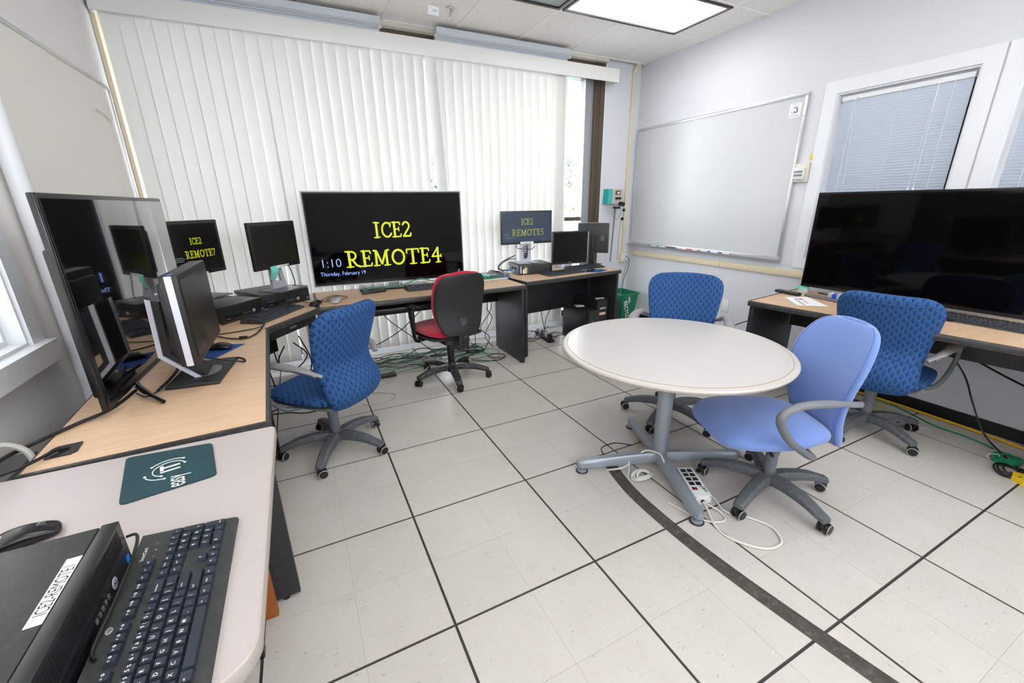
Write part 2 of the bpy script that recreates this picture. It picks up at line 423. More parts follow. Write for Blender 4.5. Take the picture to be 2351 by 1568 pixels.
def loft(mb, secs, n=36, e=2.6, wrap=0.0, sub=5, vflip=False):
    """secs: (y, z, halfwidth, halfthick[, wrap]); path in the YZ plane, section = superellipse across X. Returns rings"""
    S = [tuple(q)+(wrap,)*(5-len(q)) for q in secs]
    A = spline([(q[0], q[1], 0) for q in S], sub); B = spline([(q[2], q[3], q[4]) for q in S], sub)
    rings = []; uvs = []; arc = 0
    for k, (a, b) in enumerate(zip(A, B)):
        d = A[min(k+1, len(A)-1)]-A[max(k-1, 0)]; d.normalize()
        ny, nz = -d.y, d.x      # normal in YZ
        if k: arc += (A[k]-A[k-1]).length
        w_, h_ = max(b.x, 1e-4), max(b.y, 1e-4)
        ring = []
        for i in range(n):
            t = 2*PI*i/n; c, s_ = math.cos(t), math.sin(t)
            x = w_*math.copysign(abs(c)**(2/e), c); q = h_*math.copysign(abs(s_)**(2/e), s_)
            q += b.z*(x/0.24)**2
            ring.append((x, a.x+ny*q, a.y+nz*q)); uvs.append((x, -arc if not vflip else arc))
        rings.append(ring)
    vs = [p for r in rings for p in r]; fs = []
    for k in range(len(rings)-1):
        for i in range(n): j = (i+1) % n; fs.append((k*n+i, (k+1)*n+i, (k+1)*n+j, k*n+j))
    fs.append(list(range(n))); fs.append([(len(rings)-1)*n+i for i in range(n)][::-1])
    mb.add(vs, fs, uvs)
    return rings

# ------------------------------------------------------------------ naming helpers
def tag(o, label=None, cat=None, group=None, kind=None):
    if label: o['label'] = label
    if cat: o['category'] = cat
    if group: o['group'] = group
    if kind: o['kind'] = kind
    return o
def thing(name, label, cat, loc=(0, 0, 0), rz=0.0, group=None):
    o = bpy.data.objects.new(name, None); COL.objects.link(o); o.empty_display_size = 0.1
    o.location = loc; o.rotation_euler = (0, 0, rz)
    return tag(o, label, cat, group)
def copy_tree(o, parent=None):
    c = o.copy(); COL.objects.link(c); c.parent = parent
    for ch in list(o.children): copy_tree(ch, c)
    return c
def struct(name, mb, m, parent=None, label=None):
    o = mb.build(name, m, parent); o['kind'] = 'structure'
    if label: o['label'] = label
    return o
def cable(name, pts, r, m, label, group=None, k=6, n=6, cat='cable'):
    b = MB(); b.tube(spline(pts, k), r, n); o = b.build(name, M[m]); return tag(o, label, cat, group)
_tc = {}
def text_mb(s, size=1.0, ext=0.0, align='LEFT', bold=0.0):
    key = (s, align, bold)
    if key not in _tc:
        cu = bpy.data.curves.new('t', 'FONT'); cu.body = s; cu.size = 1.0; cu.align_x = align; cu.resolution_u = 3; cu.offset = bold
        ob = bpy.data.objects.new('t', cu); COL.objects.link(ob)
        dg = bpy.context.evaluated_depsgraph_get(); dg.update()
        me = bpy.data.meshes.new_from_object(ob.evaluated_get(dg))
        b = MB(); b.add([tuple(v.co) for v in me.vertices], [list(p.vertices) for p in me.polygons])
        bpy.data.objects.remove(ob, do_unlink=True); bpy.data.meshes.remove(me); bpy.data.curves.remove(cu)
        _tc[key] = b
    return _tc[key]
def put_text(mb, s, T, size, align='LEFT', bold=0.0, sx=1.0):
    mb.mb(text_mb(s, align=align, bold=bold), T @ Matrix.Diagonal((size*sx, size, 1, 1)))
# plane whose x axis is X, y axis is Y (vectors), at P
def frame(P, X, Y):
    X = Vector(X).normalized(); Y = Vector(Y).normalized(); Z = X.cross(Y)
    T = Matrix.Identity(4)
    for i in range(3): T[i][0] = X[i]; T[i][1] = Y[i]; T[i][2] = Z[i]; T[i][3] = P[i]
    return T

# hand-cut serif letters (unit height), strokes of varying width
def arc(cx, cy, rx, ry, a0, a1, n=12): return [(cx+rx*math.cos(math.radians(a0+(a1-a0)*i/n)), cy+ry*math.sin(math.radians(a0+(a1-a0)*i/n))) for i in range(n+1)]
SW = 0.15
GLY = {
 'I': (0.46, [([(0.23, 0.02), (0.22, 0.98)], SW), ([(0.03, 0.03), (0.43, 0.05)], .08), ([(0.04, 0.97), (0.42, 0.95)], .08)]),
 'C': (0.72, [(arc(0.42, 0.5, 0.33, 0.45, 40, 330, 16), .12), ([(0.66, 0.95), (0.64, 0.66)], .08), ([(0.12, 0.35), (0.10, 0.62)], .10)]),
 'E': (0.66, [([(0.19, 0.02), (0.17, 0.98)], SW), ([(0.02, 0.04), (0.58, 0.05), (0.62, 0.22)], .09), ([(0.02, 0.96), (0.54, 0.95), (0.57, 0.80)], .09), ([(0.2, 0.52), (0.48, 0.53)], .08), ([(0.47, 0.66), (0.48, 0.40)], .07)]),
 '2': (0.62, [(arc(0.28, 0.72, 0.22, 0.24, 165, -30, 10)+[(0.10, 0.08)], .12), ([(0.06, 0.06), (0.56, 0.07), (0.60, 0.24)], .12)]),
 'R': (0.86, [([(0.22, 0.02), (0.20, 0.98)], SW), ([(0.03, 0.03), (0.42, 0.04)], .08), ([(0.00, 0.97), (0.25, 0.95)], .09), ([(0.2, 0.95)]+arc(0.36, 0.71, 0.24, 0.24, 90, -90, 10)+[(0.22, 0.47)], .11), ([(0.38, 0.47), (0.60, 0.12), (0.84, 0.02)], .12)]),
 'M': (1.06, [([(0.18, 0.02), (0.20, 0.92)], .13), ([(0.84, 0.02), (0.82, 0.92)], .14), ([(0.02, 0.03), (0.38, 0.04)], .08), ([(0.66, 0.03), (1.03, 0.04)], .08), ([(0.06, 0.96), (0.24, 0.92), (0.52, 0.12), (0.80, 0.92), (0.98, 0.97)], .12)]),
 'O': (0.90, [(arc(0.45, 0.5, 0.36, 0.44, 0, 360, 20), .13)]),
 'T': (0.84, [([(0.43, 0.02), (0.41, 0.95)], SW), ([(0.22, 0.03), (0.64, 0.04)], .08), ([(0.04, 0.70), (0.05, 0.94), (0.78, 0.95), (0.80, 0.72)], .09)]),
 '4': (0.72, [([(0.48, 0.02), (0.46, 0.98)], .13), ([(0.46, 0.96), (0.08, 0.40), (0.68, 0.42)], .10), ([(0.32, 0.03), (0.64, 0.04)], .08), ([(0.66, 0.54), (0.68, 0.34)], .07)]),
 '5': (0.64, [([(0.54, 0.95), (0.16, 0.94), (0.13, 0.55)]+arc(0.27, 0.32, 0.24, 0.26, 100, -140, 12), .12)]),
 '7': (0.62, [([(0.06, 0.78), (0.06, 0.94), (0.56, 0.93), (0.24, 0.02)], .12)]),
}
def serif(mb, s, T, h, sx=1.0):
    x = 0
    for ch in s:
        w_, st = GLY[ch]
        for pts, th in st:
            for k in range(len(pts)-1):
                a = Vector(pts[k]); b = Vector(pts[k+1]); d = (b-a)
                if d.length < 1e-6: continue
                d.normalize(); nn = Vector((-d.y, d.x))*th/2; e = d*th*0.32
                q = [a-e+nn*.8, a-e-nn*.8, a-nn, b-nn, b+e-nn*.8, b+e+nn*.8, b+nn, a+nn]
                q = [a-e+nn*.7, a-e-nn*.7, b+e-nn*.7, b+e+nn*.7] if False else [a+nn, a-e+nn*.5, a-e-nn*.5, a-nn, b-nn, b+e-nn*.5, b+e+nn*.5, b+nn]
                mb.add([tuple(T @ Vector(((p.x+x)*h*sx, p.y*h, 0))) for p in q], [list(range(8))])
        x += w_+0.04
    return x*h*sx

# ================================================================== THE ROOM
XL, XR, YW, YB, ZC = -1.27, 3.44, 3.10, -3.40, 2.86
P = 0.6096
def build_floor():
    b = MB(); b.box(XL-0.1, XR+0.1, YB-0.1, YW+0.1, -0.06, -0.0035)
    fl = struct('floor', b, M['seam_black'])
    # one access panel carries four 12 inch tiles; the black edging shows between panels
    pb = MB(); g = 0.0045; pb.box(g, P-g, g, P-g, -0.0034, -0.0006); pm = pb.mesh('floor_panel', M['tile_joint'])
    h = P/2
    tmesh = []
    for a in (0, 1):
        for c in (0, 1):
            x0 = g+0.0006 if a == 0 else h+0.0005; x1 = h-0.0005 if a == 0 else P-g-0.0006
            y0 = g+0.0006 if c == 0 else h+0.0005; y1 = h-0.0005 if c == 0 else P-g-0.0006
            t = MB(); t.box(x0, x1, y0, y1, -0.0006, 0.0); tmesh.append(t.mesh('floor_tile', M['vinyl']))
    far = MB()
    for i in range(-3, 6):
        for j in range(-6, 6):
            X, Y = i*P, j*P
            inside = X > XL-0.02 and X+P < XR+0.3 and Y+P < YW+0.3 and Y > YB-0.1
            if i >= -2 and j >= -2 and j <= 5 and Y < YW and X < XR:
                po = bpy.data.objects.new('floor_panel', pm); COL.objects.link(po); po.parent = fl; po.location = (X, Y, 0)
                for tm in tmesh:
                    to = bpy.data.objects.new('floor_tile', tm); COL.objects.link(to); to.parent = po
            elif Y < YW and X < XR and Y > YB-P:
                far.box(X+g, X+P-g, max(Y+g, YB), Y+P-g, -0.003, 0.0)
    fo = far.build('floor_panel', M['vinyl'], fl); fo['kind'] = 'stuff'
    return fl
build_floor()

def build_ceiling():
    b = MB(); b.box(XL-0.1, XR+0.1, YB-0.1, YW+0.1, ZC+0.022, ZC+0.1)
    ce = struct('ceiling', b, M['grid_white'])
    xs = [3.03-0.6096*k for k in range(0, 9)]; xs = [XR]+xs
    ys = [3.03, 2.25, 1.63]+[1.63-0.6096*k for k in range(1, 10)]
    lights = {(1, 1): True, (3, 1): False}
    for j in (4, 6, 8):
        for i in (2, 5): lights[(i, j)] = True  # out-of-view troffers added to brighten the room
    cover = set()
    for (i, j) in lights: cover.add((i, j)); cover.add((i+1, j))
    grid = MB()
    for x in xs[1:]: grid.box(x-0.012, x+0.012, YB, 3.03, ZC-0.006, ZC+0.002)
    for y in ys: grid.box(XL, XR, y-0.012, y+0.012, ZC-0.0058, ZC+0.002)
    grid.build('ceiling_grid', M['grid_white'], ce)
    for i in range(len(xs)-1):
        for j in range(len(ys)-1):
            if (i, j) in cover: continue
            x1, x0, y1, y0 = xs[i], xs[i+1], ys[j], ys[j+1]
            x0 = max(x0, XL+0.001); y0 = max(y0, YB+0.001)
            if x1-x0 < 0.03 or y1-y0 < 0.03: continue
            t = MB(); t.box(-(x1-x0)/2+0.0015, (x1-x0)/2-0.0015, -(y1-y0)/2+0.0015, (y1-y0)/2-0.0015, 0, 0.015)
            t.build('ceiling_tile', M['ceiling_tile'], ce, ((x0+x1)/2, (y0+y1)/2, ZC+0.0025))
    names = {(1, 1): 'lit fluorescent troffer with black rim over the round table', (3, 1): 'unlit black-rimmed ceiling troffer cut off by the top of the photo'}
    for (i, j), on in lights.items():
        x1, x0, y1, y0 = xs[i], xs[i+2], ys[j], ys[j+1]
        L = thing('ceiling_light', names.get((i, j), 'added ceiling troffer outside the picture, filling the room with light'), 'light', ((x0+x1)/2, (y0+y1)/2, ZC-0.012), 0, None if (i, j) in names else 'added fill lights outside the picture')
        hx, hy = (x1-x0)/2-0.012, (y1-y0)/2-0.012
        f = MB(); t = 0.024
        for q in ((-hx, hx, -hy, -hy+t), (-hx, hx, hy-t, hy), (-hx, -hx+t, -hy+t, hy-t), (hx-t, hx, -hy+t, hy-t)): f.box(*q, -0.004, 0.03)
        f.build('frame', M['black_metal'], L)
        d = MB(); d.box(-hx+t, hx-t, -hy+t, hy-t, 0.006, 0.012); d.build('diffuser', M['lamp_on'] if on else M['lamp_off'], L)
build_ceiling()

def wall_x(name, x0, x1, holes, m, ya, yb):
    b = MB(); ys = sorted(set([ya, yb]+[h[k] for h in holes for k in (0, 1)]))
    for a, c in zip(ys[:-1], ys[1:]):
        hs = [h for h in holes if h[0] <= a and h[1] >= c]
        if not hs: b.box(x0, x1, a, c, 0, ZC+0.02)
        else: b.box(x0, x1, a, c, 0, hs[0][2]); b.box(x0, x1, a, c, hs[0][3], ZC+0.02)
    return struct(name, b, m)
RW = [(0.21, 0.98, 0.96, 2.16), (-0.74, 0.03, 0.96, 2.16)]
wall_x('wall_right', XR, XR+0.14, RW, M['wall'], YB, YW+0.1)
LW = [(-2.70, 1.10, 0.93, 2.05)]  # window stretched far behind the camera to admit extra daylight
wall_x('wall_left', XL-0.16, XL, LW, M['wall_scuffed'], YB, YW+0.1)
b = MB(); b.box(XL-0.1, XR+0.1, YB-0.1, YB, 0, 1.95); b.box(XL-0.1, XR+0.1, YB-0.1, YB, 2.74, ZC+0.02); b.box(XL-0.1, -1.05, YB-0.1, YB, 1.95, 2.74); b.box(3.2, XR+0.1, YB-0.1, YB, 1.95, 2.74); b.box(1.05, 1.12, YB-0.1, YB, 1.95, 2.74); struct('wall_back', b, M['wall'])
# high windows added in the unseen back wall to bring in fill daylight
for n_, (xa, xb) in ((5, (-1.05, 1.05)), (6, (1.12, 3.2))):
    b = MB()
    for q in ((xa, xb, 1.95, 1.99), (xa, xb, 2.70, 2.74), (xa, xa+0.04, 1.99, 2.70), (xb-0.04, xb, 1.99, 2.70)): b.box(q[0], q[1], YB-0.08, YB+0.01, q[2], q[3])
    o = struct('window_%d' % n_, b, M['trim_white']); g = MB(); g.box(xa+0.04, xb-0.04, YB-0.05, YB-0.045, 1.99, 2.70); g.build('pane', M['glass'], o)
b = MB(); b.box(2.93, XR+0.05, YW, YW+0.12, 0, ZC+0.02); b.box(XL-0.1, 2.93, YW, YW+0.12, 0, 0.10); b.box(XL-0.1, 2.93, YW, YW+0.12, 2.84, ZC+0.02)
struct('wall_front', b, M['wall'])
b = MB(); b.box(XR-0.012, XR, YB, YW-0.3, 0, 0.078); struct('baseboard_right', b, M['black'])
b = MB(); b.rbox(2.94, 2.955, YW-0.012, YW, 0, ZC, 0.003); struct('trim_1', b, M['trim_white'])

def window_front():
    W = MB()
    for (x0, x1) in ((XL, -1.20), (0.86, 0.93)): W.box(x0, x1, YW+0.02, YW+0.12, 0.10, 2.84)
    W.box(XL, 2.93, YW-0.01, YW+0.10, 2.66, 2.84); W.box(XL, 2.93, YW+0.02, YW+0.12, 0.10, 0.17)
    W.box(XL, 2.80, YW+0.03, YW+0.10, 1.22, 1.262); W.box(XL, 2.80, YW+0.03, YW+0.10, 0.34, 0.375)
    W.box(2.80, 2.93, YW-0.02, YW+0.12, 0.10, 2.84)
    wf = struct('window_1', W, M['bronze'])
    j = MB(); j.box(2.695, 2.80, YW+0.005, YW+0.10, 0.10, 2.66); j.build('jamb', M['silverframe'], wf)
    j = MB(); j.box(2.865, 2.872, YW-0.0215, YW-0.018, 0.10, 2.80); j.box(2.838, 2.842, YW-0.0215, YW-0.018, 0.10, 2.80); j.build('groove', M['black'], wf)
    for (x0, x1) in ((-1.20, 0.86), (0.93, 2.695)):
        for (z0, z1) in ((0.17, 0.34), (0.375, 1.22), (1.262, 2.66)):
            g = MB(); g.box(x0, x1, YW+0.06, YW+0.064, z0, z1); g.build('pane', M['glass'], wf)
    t = MB(); t.box(XL+0.002, XL+0.026, YW-0.10, YW-0.01, 0.0, 2.70); t.build('tan_edge_strip', M['tan'], wf)
window_front()
# soft valance moulding between ceiling tiles and window head
b = MB(); b.box(XL, 2.93, 3.03, YW+0.0, ZC-0.035, ZC+0.02); struct('trim_2', b, M['concrete'])

def window_side(n, y0, y1, z0, z1, left=False):
    sx = -1 if left else 1; X = XL if left else XR
    W = MB(); c = 0.085
    def bx(a, b_, *r):
        xa, xb = X+sx*a, X+sx*b_; W.box(min(xa, xb), max(xa, xb), *r)
    bx(-0.012, 0.0, y0-c, y0, z0-c, z1+c); bx(-0.012, 0.0, y1, y1+c, z0-c, z1+c)
    bx(-0.012, 0.0, y0, y1, z1, z1+c)
    if left: bx(-0.05, 0.0, y0, y1+c+0.0, z0-0.08, z0)
    else: bx(-0.012, 0.0, y0, y1, z0-c, z0)
    # stepped reveal
    for d0, d1, t in ((0.0, 0.11, 0.012), (0.05, 0.11, 0.03)):
        bx(d0, d1, y0, y0+t, z0, z1); bx(d0, d1, y1-t, y1, z0, z1); bx(d0, d1, y0+t, y1-t, z1-t, z1); bx(d0, d1, y0+t, y1-t, z0, z0+t)
    o = struct('window_%d' % n, W, M['trim_white'])
    g = MB(); xa, xb = X+sx*0.10, X+sx*0.106; g.box(min(xa, xb), max(xa, xb), y0+0.03, y1-0.03, z0+0.03, z1-0.03); g.build('pane', M['glass'], o)
    return o
b = MB(); b.box(XR+1.3, XR+1.4, YB-0.1, YW+0.2, 0, ZC+0.02); b.box(XR+0.14, XR+1.4, YB-0.1, YW+0.2, ZC+0.02, ZC+0.1); b.box(XR+0.14, XR+1.4, YB-0.1, YW+0.2, -0.06, 0); b.box(XR+0.14, XR+1.3, YB-0.2, YB-0.1, 0, ZC+0.02); b.box(XR+0.14, XR+1.3, YW+0.1, YW+0.2, 0, ZC+0.02)
struct('wall_skyblock', b, M['wall'])  # unseen shell added outside the right wall, keeps sky light off its windows
window_side(2, *RW[0]); window_side(3, *RW[1]); w4 = window_side(4, *LW[0], left=True)
b = MB(); b.box(XL-0.075, XL-0.073, LW[0][0]+0.03, LW[0][1]-0.03, LW[0][2]+0.03, LW[0][3]-0.03); b.build('roller_shade', M['shade'], w4)
b = MB(); b.rbox(XL-0.09, XL-0.06, LW[0][0]+0.03, LW[0][1]-0.03, LW[0][2]+0.012, LW[0][2]+0.03, 0.003); b.build('shade_bar', M['trim_white'], w4)

# ---------------------------------------------------------- outside
def outside():
    b = MB(); b.box(-40, 60, YW+0.3, 90, -0.65, -0.6); tag(struct('ground', b, M['asphalt']), 'pale paved yard outside the window')
    b = MB(); b.box(-3, 6, 4.2, 4.6, 2.86, 3.25); b.box(-3, 6, 3.22, 4.2, 3.10, 3.25); b.box(-3, 6, 4.16, 4.22, 2.80, 2.86)
    t = b.build('roof_overhang', M['concrete']); tag(t, 'cream concrete roof overhang seen above the blinds through the window', 'overhang')
    b = MB(); b.add([(2.80, 3.55, -0.6), (3.6, 3.55, -0.6), (3.6, 3.55, 3.1), (3.27, 3.55, 3.1), (2.80, 3.75, -0.6), (3.6, 3.75, -0.6), (3.6, 3.75, 3.1), (3.27, 3.75, 3.1)],
                    [(0, 1, 2, 3), (7, 6, 5, 4), (0, 4, 5, 1), (1, 5, 6, 2), (2, 6, 7, 3), (3, 7, 4, 0)])
    tag(b.build('buttress', M['trim_white']), 'white sloping buttress outside at the right of the window', 'buttress')
    rnd = random.Random(3)
    def tree(x, y, h, r, m, lab):
        t = thing('tree', lab, 'tree', (x, y, -0.6), 0, 'hazy trees outside')
        tb = MB(); tb.tube([(0, 0, 0), (0.05, 0, h*0.4), (0, 0.1, h*0.7)], [0.18, 0.12, 0.06], 8)
        for k in range(6):
            a = rnd.random()*6.28; tb.tube([(0.03, 0, h*(0.3+0.06*k)), (r*0.6*math.cos(a), r*0.6*math.sin(a), h*(0.5+0.07*k))], [0.06, 0.02], 6)
        tb.build('trunk', M['bark'], t)
        lb = MB()
        for k in range(1500):
            a = rnd.random()*6.28; u = rnd.random()**0.5; zz = rnd.random()
            rr = r*u*math.sin(PI*(0.15+0.8*zz))
            p = Vector((rr*math.cos(a), rr*math.sin(a), h*(0.25+0.75*zz)))
            d1 = Vector((rnd.uniform(-1, 1), rnd.uniform(-1, 1), rnd.uniform(-1, 1))).normalized()*0.13; d2 = d1.orthogonal().normalized()*0.09
            lb.add([p-d1, p-d2, p+d1, p+d2], [(0, 1, 2, 3)])
        lf = lb.build('foliage', m, t); lf['kind'] = 'stuff'
    tree(19.3, 28, 5.2, 1.5, M['foliage'], 'tall hazy grey-green tree outside the window')
    tree(15.3, 21, 3.2, 1.3, M['foliage2'], 'low yellow-leaved tree in front of the tall tree outside')
    tree(22.6, 30, 4.2, 1.6, M['foliage2'], 'pale tree outside at the edge of the white buttress')
    tree(6.8, 21, 4.4, 1.6, M['foliage'], 'tree seen through the gap in the blinds above the lit television')
    # shelter
    s = thing('shelter', 'small open shelter with mint green roof outside the window', 'shelter', (9.5, 13.5, -0.6))
    r = MB(); r.add([(-1.3, -1, 1.9), (1.3, -1, 1.9), (1.3, 1, 1.9), (-1.3, 1, 1.9), (-0.6, 0, 2.45), (0.6, 0, 2.45)], [(0, 1, 5, 4), (1, 2, 5), (2, 3, 4, 5), (3, 0, 4), (3, 2, 1, 0)]); r.build('roof', M['shelter_green'], s)
    for x in (-1.15, 1.15):
        for y in (-0.85, 0.85):
            p = MB(); p.box(x-0.06, x+0.06, y-0.06, y+0.06, 0, 1.9); p.build('post', M['shelter_green'], s)
    bb = MB(); bb.box(-1.1, 1.1, 0.8, 0.84, 0.1, 1.7); bb.build('back_panel', M['shelter_green'], s)
    f = thing('fence', 'pale post and rail fence in front of the trees outside', 'fence', (14, 17, -0.6))
    for k in range(7): p = MB(); p.cyl((-4.5+1.5*k, 0, 0), (-4.5+1.5*k, 0, 2.6), 0.04, n=8); p.build('post', M['trim_white'], f)
    for z in (2.55, 1.2): p = MB(); p.cyl((-4.6, 0, z), (4.6, 0, z), 0.03, n=6); p.build('rail', M['trim_white'], f)
    c = thing('car', 'white car parked outside, its windscreen just above the window rail', 'car', (6.4, 9.6, -0.6), 0.5)
    body = MB(); side = [(-2.1, 0.3), (-2.1, 0.8), (-1.2, 0.95), (-0.5, 1.42), (0.9, 1.42), (1.6, 0.98), (2.1, 0.85), (2.1, 0.3)]
    body.T = Matrix.Rotation(PI/2, 4, 'X') @ Matrix.Translation((0, 0, -0.85)); body.prism(side, 0, 1.7); body.build('body', M['carwhite'], c)
    gl = MB(); gl.T = Matrix.Rotation(PI/2, 4, 'X') @ Matrix.Translation((0, 0, -0.86)); gl.prism([(-1.05, 0.97), (-0.45, 1.36), (0.85, 1.36), (1.4, 1.0)], 0, 1.72); gl.build('window_glass', M['carglass'], c)
    for x in (-1.35, 1.35):
        for y in (-0.8, 0.8): wv = MB(); wv.cyl((x, y-0.1, 0.32), (x, y+0.1, 0.32), 0.32, n=18); wv.build('wheel', M['wheel'], c)
outside()

# ---------------------------------------------------------- vertical blinds
def vertical_blinds():
    vb = thing('vertical_blind', 'wide white vertical blind covering the window wall', 'blind', (0, 2.99, 0))
    v = MB(); v.rbox(XL+0.015, 3.0, -0.055, -0.043, 2.62, 2.745, 0.004); v.box(2.988, 3.0, -0.043, 0.06, 2.62, 2.745); v.box(XL+0.015, XL+0.027, -0.043, 0.05, 2.62, 2.745)
    v.build('valance', M['valance'], vb)
    hr = MB(); hr.box(XL+0.03, 2.42, -0.02, 0.03, 2.66, 2.70); hr.build('headrail', M['white_plastic'], vb)
    rnd = random.Random(11)
    n = 40; x0, x1 = XL+0.095, 2.27; pitch = (x1-x0)/(n-1)
    def slat(x, ang, top=2.655, bot=0.085, skew=0.0, wid=0.096):
        s = MB(); k = 5; vs = []
        for zi, z in enumerate((bot, top)):
            for i in range(k):
                u = (i/(k-1)-0.5)*wid; cv = 0.0018*(1-(2*u/wid)**2)
                vs.append((u+(skew if zi == 0 else 0), cv, z))
        for zi, z in enumerate((bot, top)):
            for i in range(k):
                u = (i/(k-1)-0.5)*wid; cv = 0.0018*(1-(2*u/wid)**2)+0.0009
                vs.append((u+(skew if zi == 0 else 0), cv, z))
        fs = []
        for i in range(k-1):
            fs.append((i, i+1, k+i+1, k+i)); fs.append((2*k+i, 3*k+i, 3*k+i+1, 2*k+i+1))
        fs += [(0, k, 3*k, 2*k), (k-1, 3*k-1, 4*k-1, 2*k-1)]
        s.add(vs, fs)
        o = s.build('slat', M['slat'], vb, (x, 0, 0)); o.rotation_euler = (0, 0, ang); return o
    for i in range(n):
        x = x0+i*pitch
        base = 0.06 if x < -0.2 else (0.17 if x < 0.35 else 0.27)
        ang = -(base+rnd.uniform(-0.03, 0.03)); skew = rnd.uniform(-0.004, 0.004)
        if abs(x-0.985) < pitch*0.5: ang = -0.5; skew = 0.10; x += 0.018
        if abs(x-0.985+pitch) < pitch*0.5: ang = -0.62; skew = -0.012
        if abs(x-(-0.42)) < pitch*0.5: skew = 0.022
        slat(x, ang, skew=skew)
    for k in range(5): slat(2.285+0.008*k, -0.35-0.12*k, wid=0.086)
    slat(2.345, -0.05, skew=-0.012)
vertical_blinds()

def headrail(x0, x1, lab):
    b = MB()
    T0 = b.T
    prof = [(2.90, 2.835), (2.90, 2.79), (2.925, 2.772), (2.935, 2.772), (2.935, 2.765), (2.955, 2.765), (2.955, 2.749), (2.99, 2.749), (2.99, 2.835)]
    b.T = Matrix(((0, 0, 1, 0), (1, 0, 0, 0), (0, 1, 0, 0), (0, 0, 0, 1)))
    b.prism(prof, x0, x1)
    o = b.build('curtain_track', M['rail_grey']); tag(o, lab, 'rail')
    e = MB(); e.cyl((x0-0.012, 2.93, 2.775), (x0+0.01, 2.93, 2.775), 0.012, n=10); e.cyl((x1-0.01, 2.93, 2.775), (x1+0.012, 2.93, 2.775), 0.012, n=10)
    e.build('end_cap', M['white_plastic'], o)
headrail(XL+0.02, 0.55, 'pale grey curtain track above the blinds, longer left-hand one')
headrail(1.012, 2.36, 'pale grey curtain track above the blinds, right-hand one by the sprinkler')

def sprinkler():
    t = thing('sprinkler_head', 'chrome fire sprinkler hanging from a ceiling tile near the window', 'sprinkler', (1.035, 2.60, ZC-0.001))
    b = MB(); b.lathe([(0.036, 0.0), (0.034, -0.006), (0.016, -0.022), (0.012, -0.024)], 20); b.build('escutcheon', M['aluminium'], t)
    b = MB(); b.cyl((0, 0, -0.02), (0, 0, -0.05), 0.008, n=10); b.tube(spline([(0.012, 0, -0.045), (0.016, 0, -0.062), (0.003, 0, -0.078)]), 0.0025, 6); b.tube(spline([(-0.012, 0, -0.045), (-0.016, 0, -0.062), (-0.003, 0, -0.078)]), 0.0025, 6); b.cyl((0, 0, -0.078), (0, 0, -0.081), 0.014, n=12); b.build('nozzle', M['aluminium'], t)
    b = MB(); b.box(-0.045, 0.045, -0.001, 0.0, -0.055, 0.0)
    o = b.build('paper_tag', M['white'], loc=(0.90, 2.60, ZC-0.005)); o.rotation_euler = (0.35, 0, 0.1); tag(o, 'small white paper tag hanging from the ceiling beside the sprinkler', 'paper')
    l = MB(); put_text(l, '1.14', frame((-0.01, -0.0018, -0.032), (1, 0, 0), (0, 0, 1)), 0.02); l.build('writing', M['blackprint'], o)
sprinkler()

# ---------------------------------------------------------- conduits
def conduits():
    b = MB(); b.rbox(3.315, 3.345, YW-0.025, YW, 0.80, 2.80, 0.006)
    o = tag(b.build('conduit', M['tan']), 'tan vertical conduit running from ceiling to outlet in the room corner', 'conduit')
    c = MB(); c.tube(spline([(3.33, YW-0.014, 2.77), (3.335, YW-0.02, 2.80), (3.36, YW-0.03, 2.845), (3.38, YW-0.04, ZC)]), [0.02]*6+[0.022]*6+[0.03]*7, 12); c.build('elbow', M['tan'], o)
    b = MB(); b.rbox(XR-0.022, XR, -1.0, 3.0, 0.795, 0.85, 0.004)
    o = tag(b.build('conduit', M['tan']), 'tan horizontal surface raceway along the right wall below the whiteboard', 'conduit')
    for y in (1.75, 0.62):
        j = MB(); j.box(XR-0.0235, XR-0.021, y-0.001, y+0.001, 0.795, 0.85); j.build('joint', M['table_line'], o)
    t = thing('wall_outlet', 'tan outlet box at the foot of the vertical corner conduit', 'outlet', (3.33, YW, 0.70))
    b = MB(); b.rbox(-0.045, 0.045, -0.05, 0, 0, 0.115, 0.004); b.build('box', M['tan'], t)
    b = MB(); b.rbox(-0.02, 0.04, -0.054, -0.05, 0.01, 0.105, 0.003); b.build('cover_plate', M['white_plastic'], t)
    b = MB()
    for z in (0.035, 0.075):
        b.box(0.0, 0.004, -0.0555, -0.054, z, z+0.012); b.box(0.014, 0.018, -0.0555, -0.054, z, z+0.012)
    b.build('socket', M['blackprint'], t)
    cable('cable', [(3.345, YW-0.06, 0.775), (3.37, YW-0.10, 0.74), (3.36, YW-0.10, 0.62), (3.30, YW-0.10, 0.45), (3.28, YW-0.12, 0.1)], 0.004, 'cable_black', 'black power cord plugged into the tan corner outlet box')
    cable('cable', [(3.345, YW-0.06, 0.735), (3.35, YW-0.09, 0.70), (3.30, YW-0.10, 0.55), (3.25, YW-0.10, 0.3)], 0.003, 'cable_green', 'green wire leaving the tan corner outlet box')
conduits()
b = MB(); b.cyl((XL+0.045, 1.32, 0), (XL+0.045, 1.32, ZC), 0.032, n=20)
tag(b.build('pipe', M['trim_white']), 'white vertical pipe on the left wall beside the window', 'pipe')

